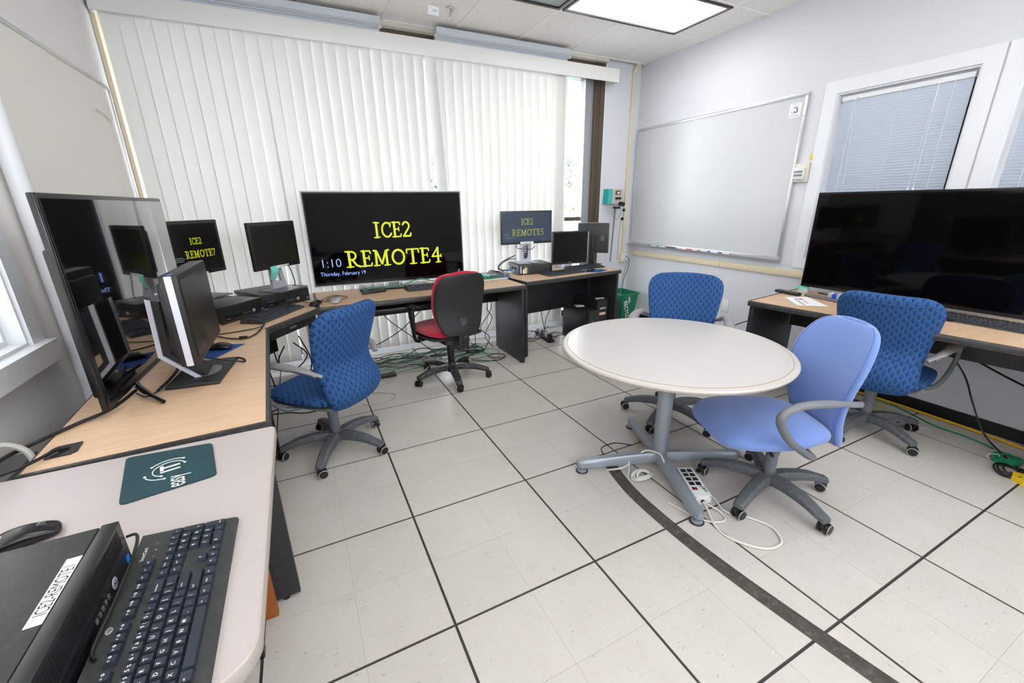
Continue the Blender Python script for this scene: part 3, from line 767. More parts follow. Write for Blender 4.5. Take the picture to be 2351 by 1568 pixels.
# ---------------------------------------------------------- whiteboards
def whiteboard_right():
    t = thing('whiteboard', 'large blank whiteboard with aluminium frame on the right wall', 'whiteboard', (XR, 0, 0))
    y0, y1, z0, z1 = 1.20, 3.05, 0.95, 2.19
    b = MB(); b.box(-0.014, 0, y0, y1, z0, z1); b.build('panel', M['whiteboard'], t)
    f = MB(); w_ = 0.025
    for q in ((y0-w_, y1+0.01, z1, z1+w_), (y0-w_, y1+0.01, z0-w_, z0), (y0-w_, y0, z0, z1), (y1, y1+0.012, z0, z1)): f.rbox(-0.022, 0, *q, 0.002)
    f.build('frame', M['aluminium'], t)
    s = MB()
    for z in (1.15, 1.65, 2.05): s.cyl((-0.024, y0-0.012, z), (-0.021, y0-0.012, z), 0.004, n=8)
    s.cyl((-0.024, 2.1, z1+0.012), (-0.021, 2.1, z1+0.012), 0.004, n=8)
    s.build('screw', M['darkgrey'], t)
    tr = MB(); tr.T = Matrix(((1, 0, 0, 0), (0, 0, -1, 0), (0, 1, 0, 0), (0, 0, 0, 1)))
    tr.prism([(0, 0.915), (-0.06, 0.915), (-0.072, 0.93), (-0.066, 0.932), (-0.058, 0.922), (-0.01, 0.922), (-0.01, 0.945), (0, 0.945)], -3.07, -1.17)
    tr.build('marker_tray', M['aluminium'], t)
    # sticker
    s = thing('sticker', 'square white sticker with purple octagon emblem on the whiteboard corner', 'sticker', (XR-0.0145, 1.268, 2.10))
    p = MB(); p.box(-0.001, 0, -0.045, 0.045, -0.05, 0.05); p.build('paper', M['white'], s)
    T = frame((-0.0014, 0, 0), (0, -1, 0), (0, 0, 1)); e = MB()
    oc = [(0.032*math.cos(PI/8+k*PI/4), 0.032*math.sin(PI/8+k*PI/4)+0.003) for k in range(8)]
    for k in range(8):
        a, c = Vector(oc[k]), Vector(oc[(k+1) % 8]); e.add([tuple(T@Vector((q[0], q[1], 0))) for q in (a, c, c*0.94, a*0.94)], [(0, 1, 2, 3)])
    for (cx, cy, rx, ry, a0, a1, th) in ((0.004, 0.010, 0.013, 0.009, -60, 170, 0.007), (0.006, -0.004, 0.014, 0.012, -160, 60, 0.008)):
        pts = arc(cx, cy, rx, ry, a0, a1, 10)
        for k in range(10):
            a, c = Vector(pts[k]), Vector(pts[k+1]); d = (c-a).normalized(); nn = Vector((-d.y, d.x))*th/2
            e.add([tuple(T@Vector((q.x, q.y, 0))) for q in (a+nn, a-nn, c-nn, c+nn)], [(0, 1, 2, 3)])
    for x in (-0.02, -0.008, 0.012, 0.02): e.add([tuple(T@Vector((x+dx, -0.017+dy, 0))) for dx, dy in ((0, 0), (0.008, 0), (0.007, 0.004), (0.001, 0.004))], [(0, 1, 2, 3)])
    e.build('emblem', M['purple'], s)
    x = MB()
    for k in range(9): x.add([tuple(T@Vector((-0.037+0.0085*k+dx, -0.041+dy, 0))) for dx, dy in ((0, 0), (0.006, 0), (0.006, 0.004), (0, 0.004))], [(0, 1, 2, 3)])
    for k in range(5): x.add([tuple(T@Vector((-0.018+0.0085*k+dx, 0.040+dy, 0))) for dx, dy in ((0, 0), (0.006, 0), (0.006, 0.003), (0, 0.003))], [(0, 1, 2, 3)])
    x.build('caption', M['navyprint'], s)
    for i, (y, body, cap, lab) in enumerate([(2.66, 'white_plastic', 'greencap', 'marker with green cap lying farthest left in the whiteboard tray'), (2.52, 'white_plastic', 'greencap', 'second green-capped marker in the tray, before the black one'), (2.38, 'black', 'black', 'black marker lying in the whiteboard tray'),
        (2.14, 'redcap', 'white_plastic', 'red marker lying in the whiteboard tray'), (2.08, 'white_plastic', 'greencap', 'green-capped marker right beside the red one'), (1.95, 'white_plastic', 'redcap', 'white marker with red cap in the middle of the tray'),
        (1.84, 'white_plastic', 'bluecap', 'white marker with blue cap in the whiteboard tray'), (1.70, 'white_plastic', 'black', 'rightmost pale marker in the whiteboard tray')]):
        m = thing('marker', lab, 'marker', (XR-0.035-0.008*(i % 2), y, 0.931))
        p = MB(); p.cyl((0, -0.055, 0), (0, 0.02, 0), 0.0085, n=10); p.build('barrel', M[body], m)
        p = MB(); p.cyl((0, 0.02, 0), (0, 0.06, 0), 0.0088, n=10); p.build('cap', M[cap], m)
whiteboard_right()
def whiteboard_left():
    t = thing('whiteboard', 'whiteboard on the left wall with faint erased writing near its top', 'whiteboard', (XL, 0, 0))
    y0, y1, z0, z1 = 1.44, 2.90, 0.93, 2.16
    b = MB(); b.box(0, 0.012, y0, y1, z0, z1); b.build('panel', M['whiteboard_warm'], t)
    f = MB(); w_ = 0.02
    for q in ((y0-w_, y1+w_, z1, z1+w_), (y0-w_, y1+w_, z0-w_, z0), (y0-w_, y0, z0, z1), (y1, y1+w_, z0, z1)): f.rbox(0, 0.018, *q, 0.002)
    f.build('frame', M['aluminium'], t)
    s = MB()
    for z in (1.15, 1.6): s.cyl((0.018, y0-0.01, z), (0.0195, y0-0.01, z), 0.004, n=8)
    s.build('screw', M['darkgrey'], t)
    tr = MB(); tr.T = Matrix(((1, 0, 0, 0), (0, 0, -1, 0), (0, 1, 0, 0), (0, 0, 0, 1)))
    tr.prism([(0, 0.905), (0.07, 0.905), (0.08, 0.92), (0.074, 0.922), (0.066, 0.912), (0.01, 0.912), (0.01, 0.93), (0, 0.93)], -2.85, -1.42)
    tr.build('marker_tray', M['aluminium'], t)
    g = MB(); T = frame((0.0125, 2.55, 1.98), (0, 1, -0.12), (0, 0.1, 1)); put_text(g, 'upper light on', T, 0.045)
    g.build('faint_writing', M['grime'], t)
    m = thing('marker', 'green marker lying in the tray of the left whiteboard', 'marker', (XL+0.045, 1.56, 0.925))
    p = MB(); p.cyl((0, -0.05, 0), (0, 0.03, 0), 0.011, n=12); p.build('barrel', M['greencap'], m)
    p = MB(); p.cyl((0, -0.066, 0), (0, -0.05, 0), 0.0105, n=12); p.build('cap', M['blackprint'], m)
whiteboard_left()

# ---------------------------------------------------------- mini blinds on the right wall
def miniblind(y0, y1, z0, z1, lab):
    t = thing('mini_blind', lab, 'blind', (XR+0.035, 0, 0))
    b = MB(); b.rbox(-0.014, 0.014, y0, y1, z1-0.045, z1-0.015, 0.002); b.build('headrail', M['trim_white'], t)
    s = MB(); z = z1-0.055
    while z > z0+0.02:
        a = 1.1; h = 0.0125; dx, dz = h*math.cos(a), h*math.sin(a)
        s.add([(-dx, y0+0.004, z+dz), (-dx, y1-0.004, z+dz), (dx, y1-0.004, z-dz), (dx, y0+0.004, z-dz), (0.0022-0.0, y0+0.004, z+0.0012), (0.0022, y1-0.004, z+0.0012)],
              [(0, 1, 5, 4), (4, 5, 2, 3)])
        z -= 0.0185
    o = s.build('slats', M['miniblind'], t); o['kind'] = 'stuff'
    b = MB(); b.rbox(-0.01, 0.01, y0, y1, z0+0.002, z0+0.014, 0.002); b.build('bottom_rail', M['trim_white'], t)
    for k, f in enumerate((0.12, 0.5, 0.88)):
        c = MB(); y = y0+(y1-y0)*f; c.box(-0.0135, -0.0125, y-0.001, y+0.001, z0+0.01, z1-0.02); c.build('ladder_cord', M['white'], t)
    c = MB(); c.cyl((-0.02, y1-0.10, z1-0.03), (-0.022, y1-0.13, z1-0.62), 0.003, n=6); c.build('tilt_wand', M['clear'], t)
    for dy in (0.0, 0.03):
        c = MB(); c.cyl((-0.018, y0+0.16, z1-0.03), (-0.02, y0+0.15+dy, z1-0.66), 0.0012, n=5); c.cyl((-0.02, y0+0.15+dy, z1-0.66), (-0.02, y0+0.15+dy, z1-0.70), 0.004, 0.007, n=8); c.build('pull_cord', M['white'], t)
miniblind(RW[0][0]+0.03, RW[0][1]-0.03, RW[0][2]+0.012, RW[0][3]-0.012, 'closed white mini blind in the window between whiteboard and mullion')
miniblind(RW[1][0]+0.03, RW[1][1]-0.03, RW[1][2]+0.012, RW[1][3]-0.012, 'closed white mini blind cut off by the right edge of the photo')

def thermostat():
    t = thing('thermostat', 'white wall thermostat on a square ivory plate right of the whiteboard', 'thermostat', (XR, 1.135, 1.62))
    b = MB(); b.rbox(-0.026, 0, -0.065, 0.038, -0.065, 0.075, 0.002); b.build('back_plate', M['ivory'], t)
    b = MB(); b.rbox(-0.052, -0.026, -0.045, 0.035, -0.045, 0.045, 0.006); b.build('housing', M['white_plastic'], t)
    b = MB()
    for i in range(6):
        for j in range(2): b.box(-0.0535, -0.052, -0.036+0.011*i, -0.029+0.011*i, -0.022+0.026*j, -0.006+0.026*j)
    b.build('vent_print', M['darkgrey'], t)
    b = MB(); b.add([(XR-0.0125, 1.075, 1.775), (XR-0.0125, 1.058, 1.72), (XR-0.0125, 1.066, 1.722), (XR-0.0125, 1.064, 1.69), (XR-0.0125, 1.074, 1.722), (XR-0.0125, 1.086, 1.724)], [(0, 1, 2, 3, 4, 5)])
    tag(b.build('tape_scrap', M['yellow']), 'small torn yellow tape scrap above the thermostat', 'tape')
thermostat()
b = MB(); b.rbox(XR-0.006, XR, 1.60, 1.67, 0.36, 0.48, 0.002); o = tag(b.build('cover_plate', M['trim_white']), 'white blank cover plate low on the right wall behind the blue chair', 'plate')

def wall_box():
    t = thing('wall_unit', 'grey and teal charger box with headset and coiled cord hung by the corner', 'device', (3.105, YW, 1.40))
    b = MB(); b.T = Matrix.Rotation(-PI/2, 4, 'X') @ Matrix.Identity(4)
    b = MB(); b.add([(-0.055, -0.10, 0.0), (0.11, -0.10, 0.0), (0.10, -0.10, 0.165), (-0.05, -0.10, 0.165), (-0.055, 0, 0), (0.12, 0, 0), (0.11, 0, 0.165), (-0.055, 0, 0.165)],
                    [(0, 1, 2, 3), (7, 6, 5, 4), (0, 4, 5, 1), (1, 5, 6, 2), (2, 6, 7, 3), (3, 7, 4, 0)]); b.build('housing', mat('warm_grey_plastic', srgb(190, 184, 176), 0.45), t)
    b = MB(); b.add([(-0.11, -0.085, 0.0), (-0.056, -0.104, 0.0), (-0.051, -0.104, 0.165), (-0.10, -0.085, 0.165), (-0.115, 0, 0), (-0.056, 0, 0), (-0.056, 0, 0.165), (-0.105, 0, 0.165)],
                    [(0, 1, 2, 3), (7, 6, 5, 4), (0, 4, 5, 1), (1, 5, 6, 2), (2, 6, 7, 3), (3, 7, 4, 0)]); b.build('side_panel', M['teal'], t)
    b = MB(); b.box(-0.01, 0.06, -0.104, -0.10, 0.10, 0.148); b.build('control_plate', mat('brown_plate', srgb(110, 70, 44), 0.5), t)
    b = MB(); b.cyl((0.022, -0.104, 0.122), (0.022, -0.12, 0.122), 0.013, n=14); b.build('knob', M['white_plastic'], t)
    b = MB(); b.rbox(-0.01, 0.07, -0.115, -0.10, 0.05, 0.075, 0.004); b.cyl((0.065, -0.10, 0.0), (0.065, -0.16, -0.005), 0.026, n=18); b.rbox(-0.04, 0.03, -0.16, -0.10, -0.055, -0.03, 0.006); b.cyl((0.10, -0.13, -0.07), (0.10, -0.14, -0.07), 0.018, n=12); b.cyl((0.09, -0.12, -0.17), (0.09, -0.135, -0.17), 0.018, n=14)
    b.build('plug_cluster', M['black_sat'], t)
    b = MB(); b.tube(spline([(0.0, -0.12, -0.05), (-0.05, -0.12, -0.10), (-0.02, -0.12, -0.17), (0.05, -0.12, -0.15), (0.07, -0.12, -0.05)]), 0.002, 5); b.tube(spline([(0.06, -0.12, 0), (0.10, -0.13, -0.05), (0.10, -0.12, -0.16)]), 0.002, 5); b.build('wire_loop', M['cable_black'], t)
    pts = []
    for k in range(700):
        u = k/699; z = -0.05-u*0.62; a = k*0.55
        pts.append((0.0-0.03*u+0.008*math.cos(a), -0.10+0.008*math.sin(a), z))
    b = MB(); b.tube(pts, 0.0022, 4); b.build('coiled_cord', M['cable_black'], t)
    b = MB(); b.tube(spline([(0.085, -0.12, -0.17), (0.08, -0.1, -0.4), (0.075, -0.1, -0.66)]), 0.0022, 5); b.build('straight_cord', M['cable_black'], t)
wall_box()
def wall_socket():
    t = thing('wall_outlet', 'duplex outlet with blue tape behind the near corner of the right desk', 'outlet', (XR, 1.18, 0.42))
    b = MB(); b.rbox(-0.03, 0, -0.04, 0.04, -0.06, 0.06, 0.002); b.build('box', mat('steel_box', srgb(120, 116, 108), 0.4, 0.4), t)
    b = MB(); b.cyl((-0.03, 0, 0.022), (-0.036, 0, 0.022), 0.017, n=14); b.cyl((-0.03, 0, -0.022), (-0.036, 0, -0.022), 0.017, n=14); b.build('socket', M['white_plastic'], t)
    b = MB(); b.box(-0.032, 0, -0.041, 0.041, 0.05, 0.062); b.build('tape', M['bluelabel'], t)
    cable('cable', [(XR-0.05, 1.18, 0.44), (XR-0.09, 1.20, 0.42), (XR-0.09, 1.19, 0.30), (XR-0.05, 1.15, 0.12), (XR-0.04, 1.0, 0.012)], 0.007, 'cable_yellow', 'yellow power cord hanging from the outlet by the right desk')
    cable('cable', [(XR-0.05, 1.18, 0.40), (XR-0.10, 1.28, 0.37), (XR-0.14, 1.45, 0.26), (XR-0.15, 1.60, 0.10), (XR-0.16, 1.65, 0.012)], 0.005, 'cable_black', 'black power cord sloping away from the outlet by the right desk')
wall_socket()

# ================================================================== DESKS
def slab_edge(mb, poly_pts, z, r=0.016):
    mb.tube([(x, y, z) for x, y in poly_pts], r, 10)
def rect_desk(label, loc, rz, L, D, parts, edge='front', group='charcoal and maple desks'):
    """local: x along the front 0..L, y from front (0) to wall (D), top at z 0.74"""
    t = thing('desk', label, 'desk', loc, rz, group)
    b = MB(); b.box(0.014, L-0.002, 0.014, D-0.004, 0.712, 0.74); b.build('desktop', M['wood'], t)
    e = MB()
    prof = [(0.014, 0.7405), (0.004, 0.739), (0.0, 0.733), (0.0, 0.712), (0.004, 0.704), (0.02, 0.703), (0.02, 0.712), (0.014, 0.712)]
    e.T = Matrix(((0, 0, 1, 0), (1, 0, 0, 0), (0, 1, 0, 0), (0, 0, 0, 1))); e.prism(prof, 0.0, L)
    e.T = Matrix.Identity(4)
    e.box(0, 0.0145, 0.014, D, 0.705, 0.7405); e.box(L-0.004, L, 0.014, D, 0.705, 0.7405); e.box(0.0145, L-0.004, D-0.004, D, 0.705, 0.7405)
    e.build('edge_band', M['desk_edge'], t)
    for p in parts:
        q = MB()
        if p[0] == 'side': x = p[1]; y0 = p[2] if len(p) > 2 else 0.03; q.rbox(x, x+0.03, y0, D-0.03, 0.012, 0.705, 0.003); o = q.build('side_panel', M['desk_black'], t); g = MB(); [g.cyl((x+0.015, yy, 0), (x+0.015, yy, 0.0135), 0.014, n=10) for yy in (y0+0.05, )]; g.build('foot', M['black'], o); g = MB(); g.cyl((x+0.015, D-0.09, 0), (x+0.015, D-0.09, 0.0135), 0.014, n=10); g.build('foot', M['black'], o)
        elif p[0] == 'modesty': q.rbox(p[1], p[2], D-0.10, D-0.08, p[3], 0.705, 0.003); q.build('modesty_panel', M['desk_black'], t)
        elif p[0] == 'tray':
            q.rbox(p[1], p[2], 0.03, 0.32, 0.645, 0.668, 0.005); q.box(p[1]+0.02, p[1]+0.05, 0.08, 0.3, 0.668, 0.706); q.box(p[2]-0.05, p[2]-0.02, 0.08, 0.3, 0.668, 0.706); q.build('keyboard_tray', M['black'], t)
    return t
left_desk = rect_desk('maple desk along the left wall carrying the big dark television and silver-sided monitor', (-0.468, 0.392, 0), PI/2, 1.295, 0.60,
          [('side', 0.0, 0.02), ('side', 1.12, 0.06), ('modesty', 0.03, 1.12, 0.35)])
left_desk.rotation_euler[2] = PI/2+math.radians(2.6)
mid_desk = rect_desk('long maple desk under the blinds carrying the lit television', (-0.238, 2.09, 0), math.radians(0.8), 1.675, 0.62,
          [('side', 0.003), ('side', 1.642), ('modesty', 0.04, 1.64, 0.50), ('tray', 0.28, 0.98)])
far_desk = rect_desk('maple desk in the far corner with three monitors on it', (1.505, 2.235, 0), math.radians(6.3), 1.215, 0.56,
          [('side', 0.003), ('side', 1.182), ('modesty', 0.04, 1.18, 0.30)])
right_desk = rect_desk('maple desk along the right wall carrying the large switched-off television', (2.515, 0.79, 0), math.radians(-83), 1.66, 0.72,
          [('side', 0.003), ('side', 1.627), ('modesty', 0.04, 1.62, 0.47)])
def corner_unit():
    t = thing('corner_desk', 'diagonal maple corner desk between the left and middle desks', 'desk', (0, 0, 0), 0, 'charcoal and maple desks')
    poly = [(-0.545, 1.70), (-0.255, 2.085), (-0.250, 2.70), (-1.06, 2.70), (-1.11, 1.695)]
    b = MB(); b.prism(poly, 0.712, 0.7395); b.build('desktop', M['wood'], t)
    d = Vector((0.29, 0.385, 0)).normalized(); L = Vector((0.29, 0.385)).length
    def fr(): return Matrix(((d.x, -d.y, 0, -0.545), (d.y, d.x, 0, 1.70), (0, 0, 1, 0), (0, 0, 0, 1)))
    e = MB(); e.T = fr(); e.rbox(-0.02, L+0.02, -0.022, 0.002, 0.703, 0.7405, 0.006); e.build('edge_band', M['desk_edge'], t)
    e = MB(); e.T = fr(); e.rbox(0.04, L-0.02, 0.02, 0.30, 0.64, 0.66, 0.005); e.rbox(0.03, L-0.01, 0.0, 0.03, 0.655, 0.70, 0.004); tr = e.build('keyboard_tray', M['black'], t)
    e = MB(); e.T = fr(); e.rbox(0.20, 0.26, -0.008, 0.002, 0.672, 0.688, 0.004); e.build('latch', M['darkgrey'], tr)
    e = MB(); e.rbox(-0.252, -0.232, 2.12, 2.68, 0.70, 0.7415, 0.004); e.build('end_trim', M['desk_edge'], t)
    e = MB(); e.T = fr(); e.rbox(0.02, L-0.02, 0.34, 0.36, 0.42, 0.70, 0.003); e.build('modesty_panel', M['desk_black'], t)
    for x, y in ((-1.02, 2.62), (-0.30, 2.62), (-1.05, 1.76)): e = MB(); e.rbox(x-0.02, x+0.02, y-0.02, y+0.02, 0, 0.712, 0.003); e.build('leg', M['desk_black'], t)
corner_unit()
def grommet(loc, rz, lab):
    t = thing('cable_grommet', lab, 'grommet', loc, rz)
    b = MB(); b.prism([(-0.034, -0.038), (0.022, -0.038), (0.034, -0.024), (0.034, 0.034), (-0.022, 0.034), (-0.034, 0.020)], 0, 0.004); b.build('cover', M['black'], t)
    b = MB(); b.cyl((0, 0, 0.004), (0, 0, 0.0055), 0.013, n=16); b.build('hole', M['blackprint'], t)
grommet((-1.008, 0.482, 0.7405), 0.1, 'black cable grommet set in the left desk beside the wall')

def grey_table():
    t = thing('table', 'speckled grey laminate table in the foreground with rounded corners', 'table', (0, 0, 0))
    def rr(x0, x1, y0, y1, r):
        pts = []
        for cx, cy, a in ((x1-r, y1-r*0.5, 0), (x0+r, y1-r*0.5, 90), (x0+r, y0+r, 180), (x1-r, y0+r, 270)):
            for k in range(7):
                aa = math.radians(a+15*k); ry = r*0.5 if cy > 0 else r
                pts.append((cx+r*(1 if True else 1)*math.cos(aa)*(0.5 if cy > 0 else 1)+(0.0), cy+ry*math.sin(aa)))
        return pts
    X0, X1, Y0, Y1 = -1.245, -0.452, -0.495, 0.362; r = 0.07
    def outline(o):
        pts = []
        for cx, cy, a, rr_ in ((X1-0.02, Y1-0.02, 0, 0.02), (X0+0.02, Y1-0.02, 90, 0.02), (X0+r, Y0+r, 180, r), (X1-r, Y0+r, 270, r)):
            for k in range(9): aa = math.radians(a+90/8*k); pts.append((cx+(rr_-o)*math.cos(aa), cy+(rr_-o)*math.sin(aa)))
        return pts
    b = MB(); b.prism(outline(0.006), 0.712, 0.7402); b.build('tabletop', M['laminate'], t)
    e = MB(); P_ = outline(0.0); n = len(P_)
    prof = [(0.0065, 0.740), (0.002, 0.7385), (0.0, 0.733), (0.0, 0.712), (0.004, 0.706), (0.012, 0.704)]
    vs = []; fs = []
    for o_, z in prof:
        for q in outline(o_): vs.append((q[0], q[1], z))
    for k in range(len(prof)-1):
        for i in range(n): j = (i+1) % n; fs.append((k*n+i, (k+1)*n+i, (k+1)*n+j, k*n+j))
    e.add(vs, fs); e.build('edge_band', M['laminate_edge'], t)
    for x in (-1.17, -0.62):
        for y in (-0.38, 0.20): l = MB(); l.rbox(x-0.02, x+0.02, y-0.02, y+0.02, 0, 0.705, 0.003); l.build('leg', M['black_metal'], t)
grey_table()
def wood_board():
    b = MB(); b.rbox(-0.80, -0.563, 0.328, 0.356, 0.0, 0.50, 0.002); tag(b.build('wooden_board', M['orange']), 'orange-brown wooden board standing under the edge of the grey table', 'board')
wood_board()

# ================================================================== ROUND TABLE
def round_table():
    t = thing('round_table', 'round off-white table on a silver-grey four-legged pedestal', 'table', (1.333, 0.372, 0))
    R = 0.555; z = 0.722
    b = MB(); b.lathe([(0.0001, z-0.028), (R-0.045, z-0.028), (R-0.012, z-0.026), (R-0.002, z-0.018), (R, z-0.010), (R-0.004, z-0.003), (R-0.012, z-0.001), (R-0.028, z-0.0005)], 96); b.build('edge_band', M['table_edge'], t)
    b = MB(); b.lathe([(R-0.0285, z-0.004), (R-0.028, z+0.0002), (R-0.0265, z+0.0002), (R-0.026, z-0.004)], 96); b.build('seam_line', M['table_line'], t)
    b = MB(); b.lathe([(0.0001, z+0.0005), (R-0.0285, z+0.0005), (R-0.0285, z-0.004)], 96); b.build('tabletop', M['table_white'], t)
    b = MB(); b.cyl((0, 0, 0.06), (0, 0, z-0.05), 0.04, n=28); b.build('column', M['grey_metal'], t)
    b = MB(); b.rbox(-0.16, 0.16, -0.16, 0.16, z-0.05, z-0.03, 0.004); b.build('mounting_plate', M['grey_metal'], t)
    for k in range(4):
        a = math.radians(-22+90*k)
        l = MB(); l.T = Matrix.Rotation(a, 4, 'Z')
        vs = []; secs = [(0.03, 0.026, 0.044, 0.098), (0.12, 0.026, 0.042, 0.095), (0.32, 0.026, 0.036, 0.082), (0.43, 0.026, 0.034, 0.074), (0.455, 0.021, 0.034, 0.071), (0.466, 0.012, 0.036, 0.068)]
        ring = [(-1, 0), (-1, 0.7), (-0.6, 1), (0.6, 1), (1, 0.7), (1, 0)]
        for x, hw, z0, z1 in secs:
            for u, v in ring: vs.append((x, u*hw, z0+(z1-z0)*v))
        m = len(ring); fs = []
        for i in range(len(secs)-1):
            for j in range(m): jj = (j+1) % m; fs.append((i*m+j, i*m+jj, (i+1)*m+jj, (i+1)*m+j))
        fs.append(list(range(m))[::-1]); fs.append([(len(secs)-1)*m+j for j in range(m)])
        l.add(vs, fs); lg = l.build('leg', M['grey_metal'], t)
        f = MB(); f.T = Matrix.Rotation(a, 4, 'Z') @ Matrix.Translation((0.437, 0, 0)); f.lathe([(0.028, 0.006), (0.026, 0.016), (0.012, 0.020), (0.012, 0.040), (0.0001, 0.040)], 20); ft = f.build('foot', M['grey_metal'], lg)
        f = MB(); f.T = Matrix.Rotation(a, 4, 'Z') @ Matrix.Translation((0.437, 0, 0)); f.lathe([(0.0001, 0), (0.033, 0), (0.034, 0.004), (0.031, 0.007), (0.0001, 0.007)], 24); f.build('glide_pad', M['black'], lg)
round_table()

# ================================================================== CHAIRS
def star_base(t, ang, R, m, mw, rim, col_m, seat_z, hub=0.030, off=(0, 0)):
    k0 = len(t.children)
    b = MB(); b.lathe([(0.0001, 0.062), (hub+0.004, 0.062), (hub+0.006, 0.085), (hub, 0.135), (hub-0.004, 0.142), (0.0001, 0.142)], 24); b.build('hub', m, t)
    for k in range(5):
        a = ang+k*2*PI/5; Tz = Matrix.Rotation(a, 4, 'Z')
        l = MB(); l.T = Tz
        pts = spline([(0.012, 0, 0.098), (0.10, 0, 0.108), (0.20, 0, 0.100), (R-0.03, 0, 0.080), (R+0.010, 0, 0.070)], 4)
        n = len(pts); vs = []; fs = []; ring = [(-1, -1), (-1.0, 0.25), (-0.62, 1), (0.62, 1), (1.0, 0.25), (1, -1)]
        for i, p in enumerate(pts):
            u = i/(n-1); hw = 0.034*(1-u)+0.023*u; hh = 0.024*(1-u)+0.012*u
            if i == n-1: hw *= 0.55; hh *= 0.7
            for c, d in ring: vs.append((p.x, c*hw, p.z+d*hh))
        mm = len(ring)
        for i in range(n-1):
            for j in range(mm): jj = (j+1) % mm; fs.append((i*mm+j, i*mm+jj, (i+1)*mm+jj, (i+1)*mm+j))
        fs.append(list(range(mm))[::-1]); fs.append([(n-1)*mm+j for j in range(mm)])
        l.add(vs, fs); lg = l.build('base_leg', m, t)
        # twin wheel caster, each swivelled its own way
        sw = random.Random(int(ang*100)+k).uniform(0, PI)
        Tc = Tz @ Matrix.Translation((R-0.004, 0, 0)) @ Matrix.Rotation(sw, 4, 'Z')
        c = MB(); c.T = Tc
        for s_ in (-1, 1):
            c.lathe([(0.0001, 0), (0.0001, 0)], 3) if False else None
            c.cyl((0.008, s_*0.010, 0.0265), (0.008, s_*0.024, 0.0265), 0.0262, 0.0262, n=20)
            c.cyl((0.008, s_*0.024, 0.0265), (0.008, s_*0.027, 0.0265), 0.0235, 0.020, n=20)
        c.cyl((0.008, -0.010, 0.0265), (0.008, 0.010, 0.0265), 0.016, n=12)
        c.cyl((0, 0, 0.03), (0, 0, 0.078), 0.008, n=10); c.rbox(-0.016, 0.02, -0.009, 0.009, 0.03, 0.058, 0.004)
        cw = c.build('caster', mw, lg)
        if rim:
            for s_ in (-1, 1):
                q = MB(); q.T = Tc
                c0, c1 = sorted((s_*0.0235, s_*0.0105)); q.tube([(0.008+0.0245*math.cos(2*PI*i/20), s_*0.0235, 0.0265+0.0245*math.sin(2*PI*i/20)) for i in range(21)], 0.0022, 5, cap=False)
                q.build('wheel_tread', rim, cw)
    g = MB(); g.cyl((0, 0, 0.14), (0, 0, 0.23), 0.0285, 0.0275, n=20); g.cyl((0, 0, 0.232), (0, 0, seat_z-0.05), 0.031, 0.036, n=20); g.build('gas_column', col_m, t)
    for ch in t.children: ch.location = (off[0], off[1], 0)

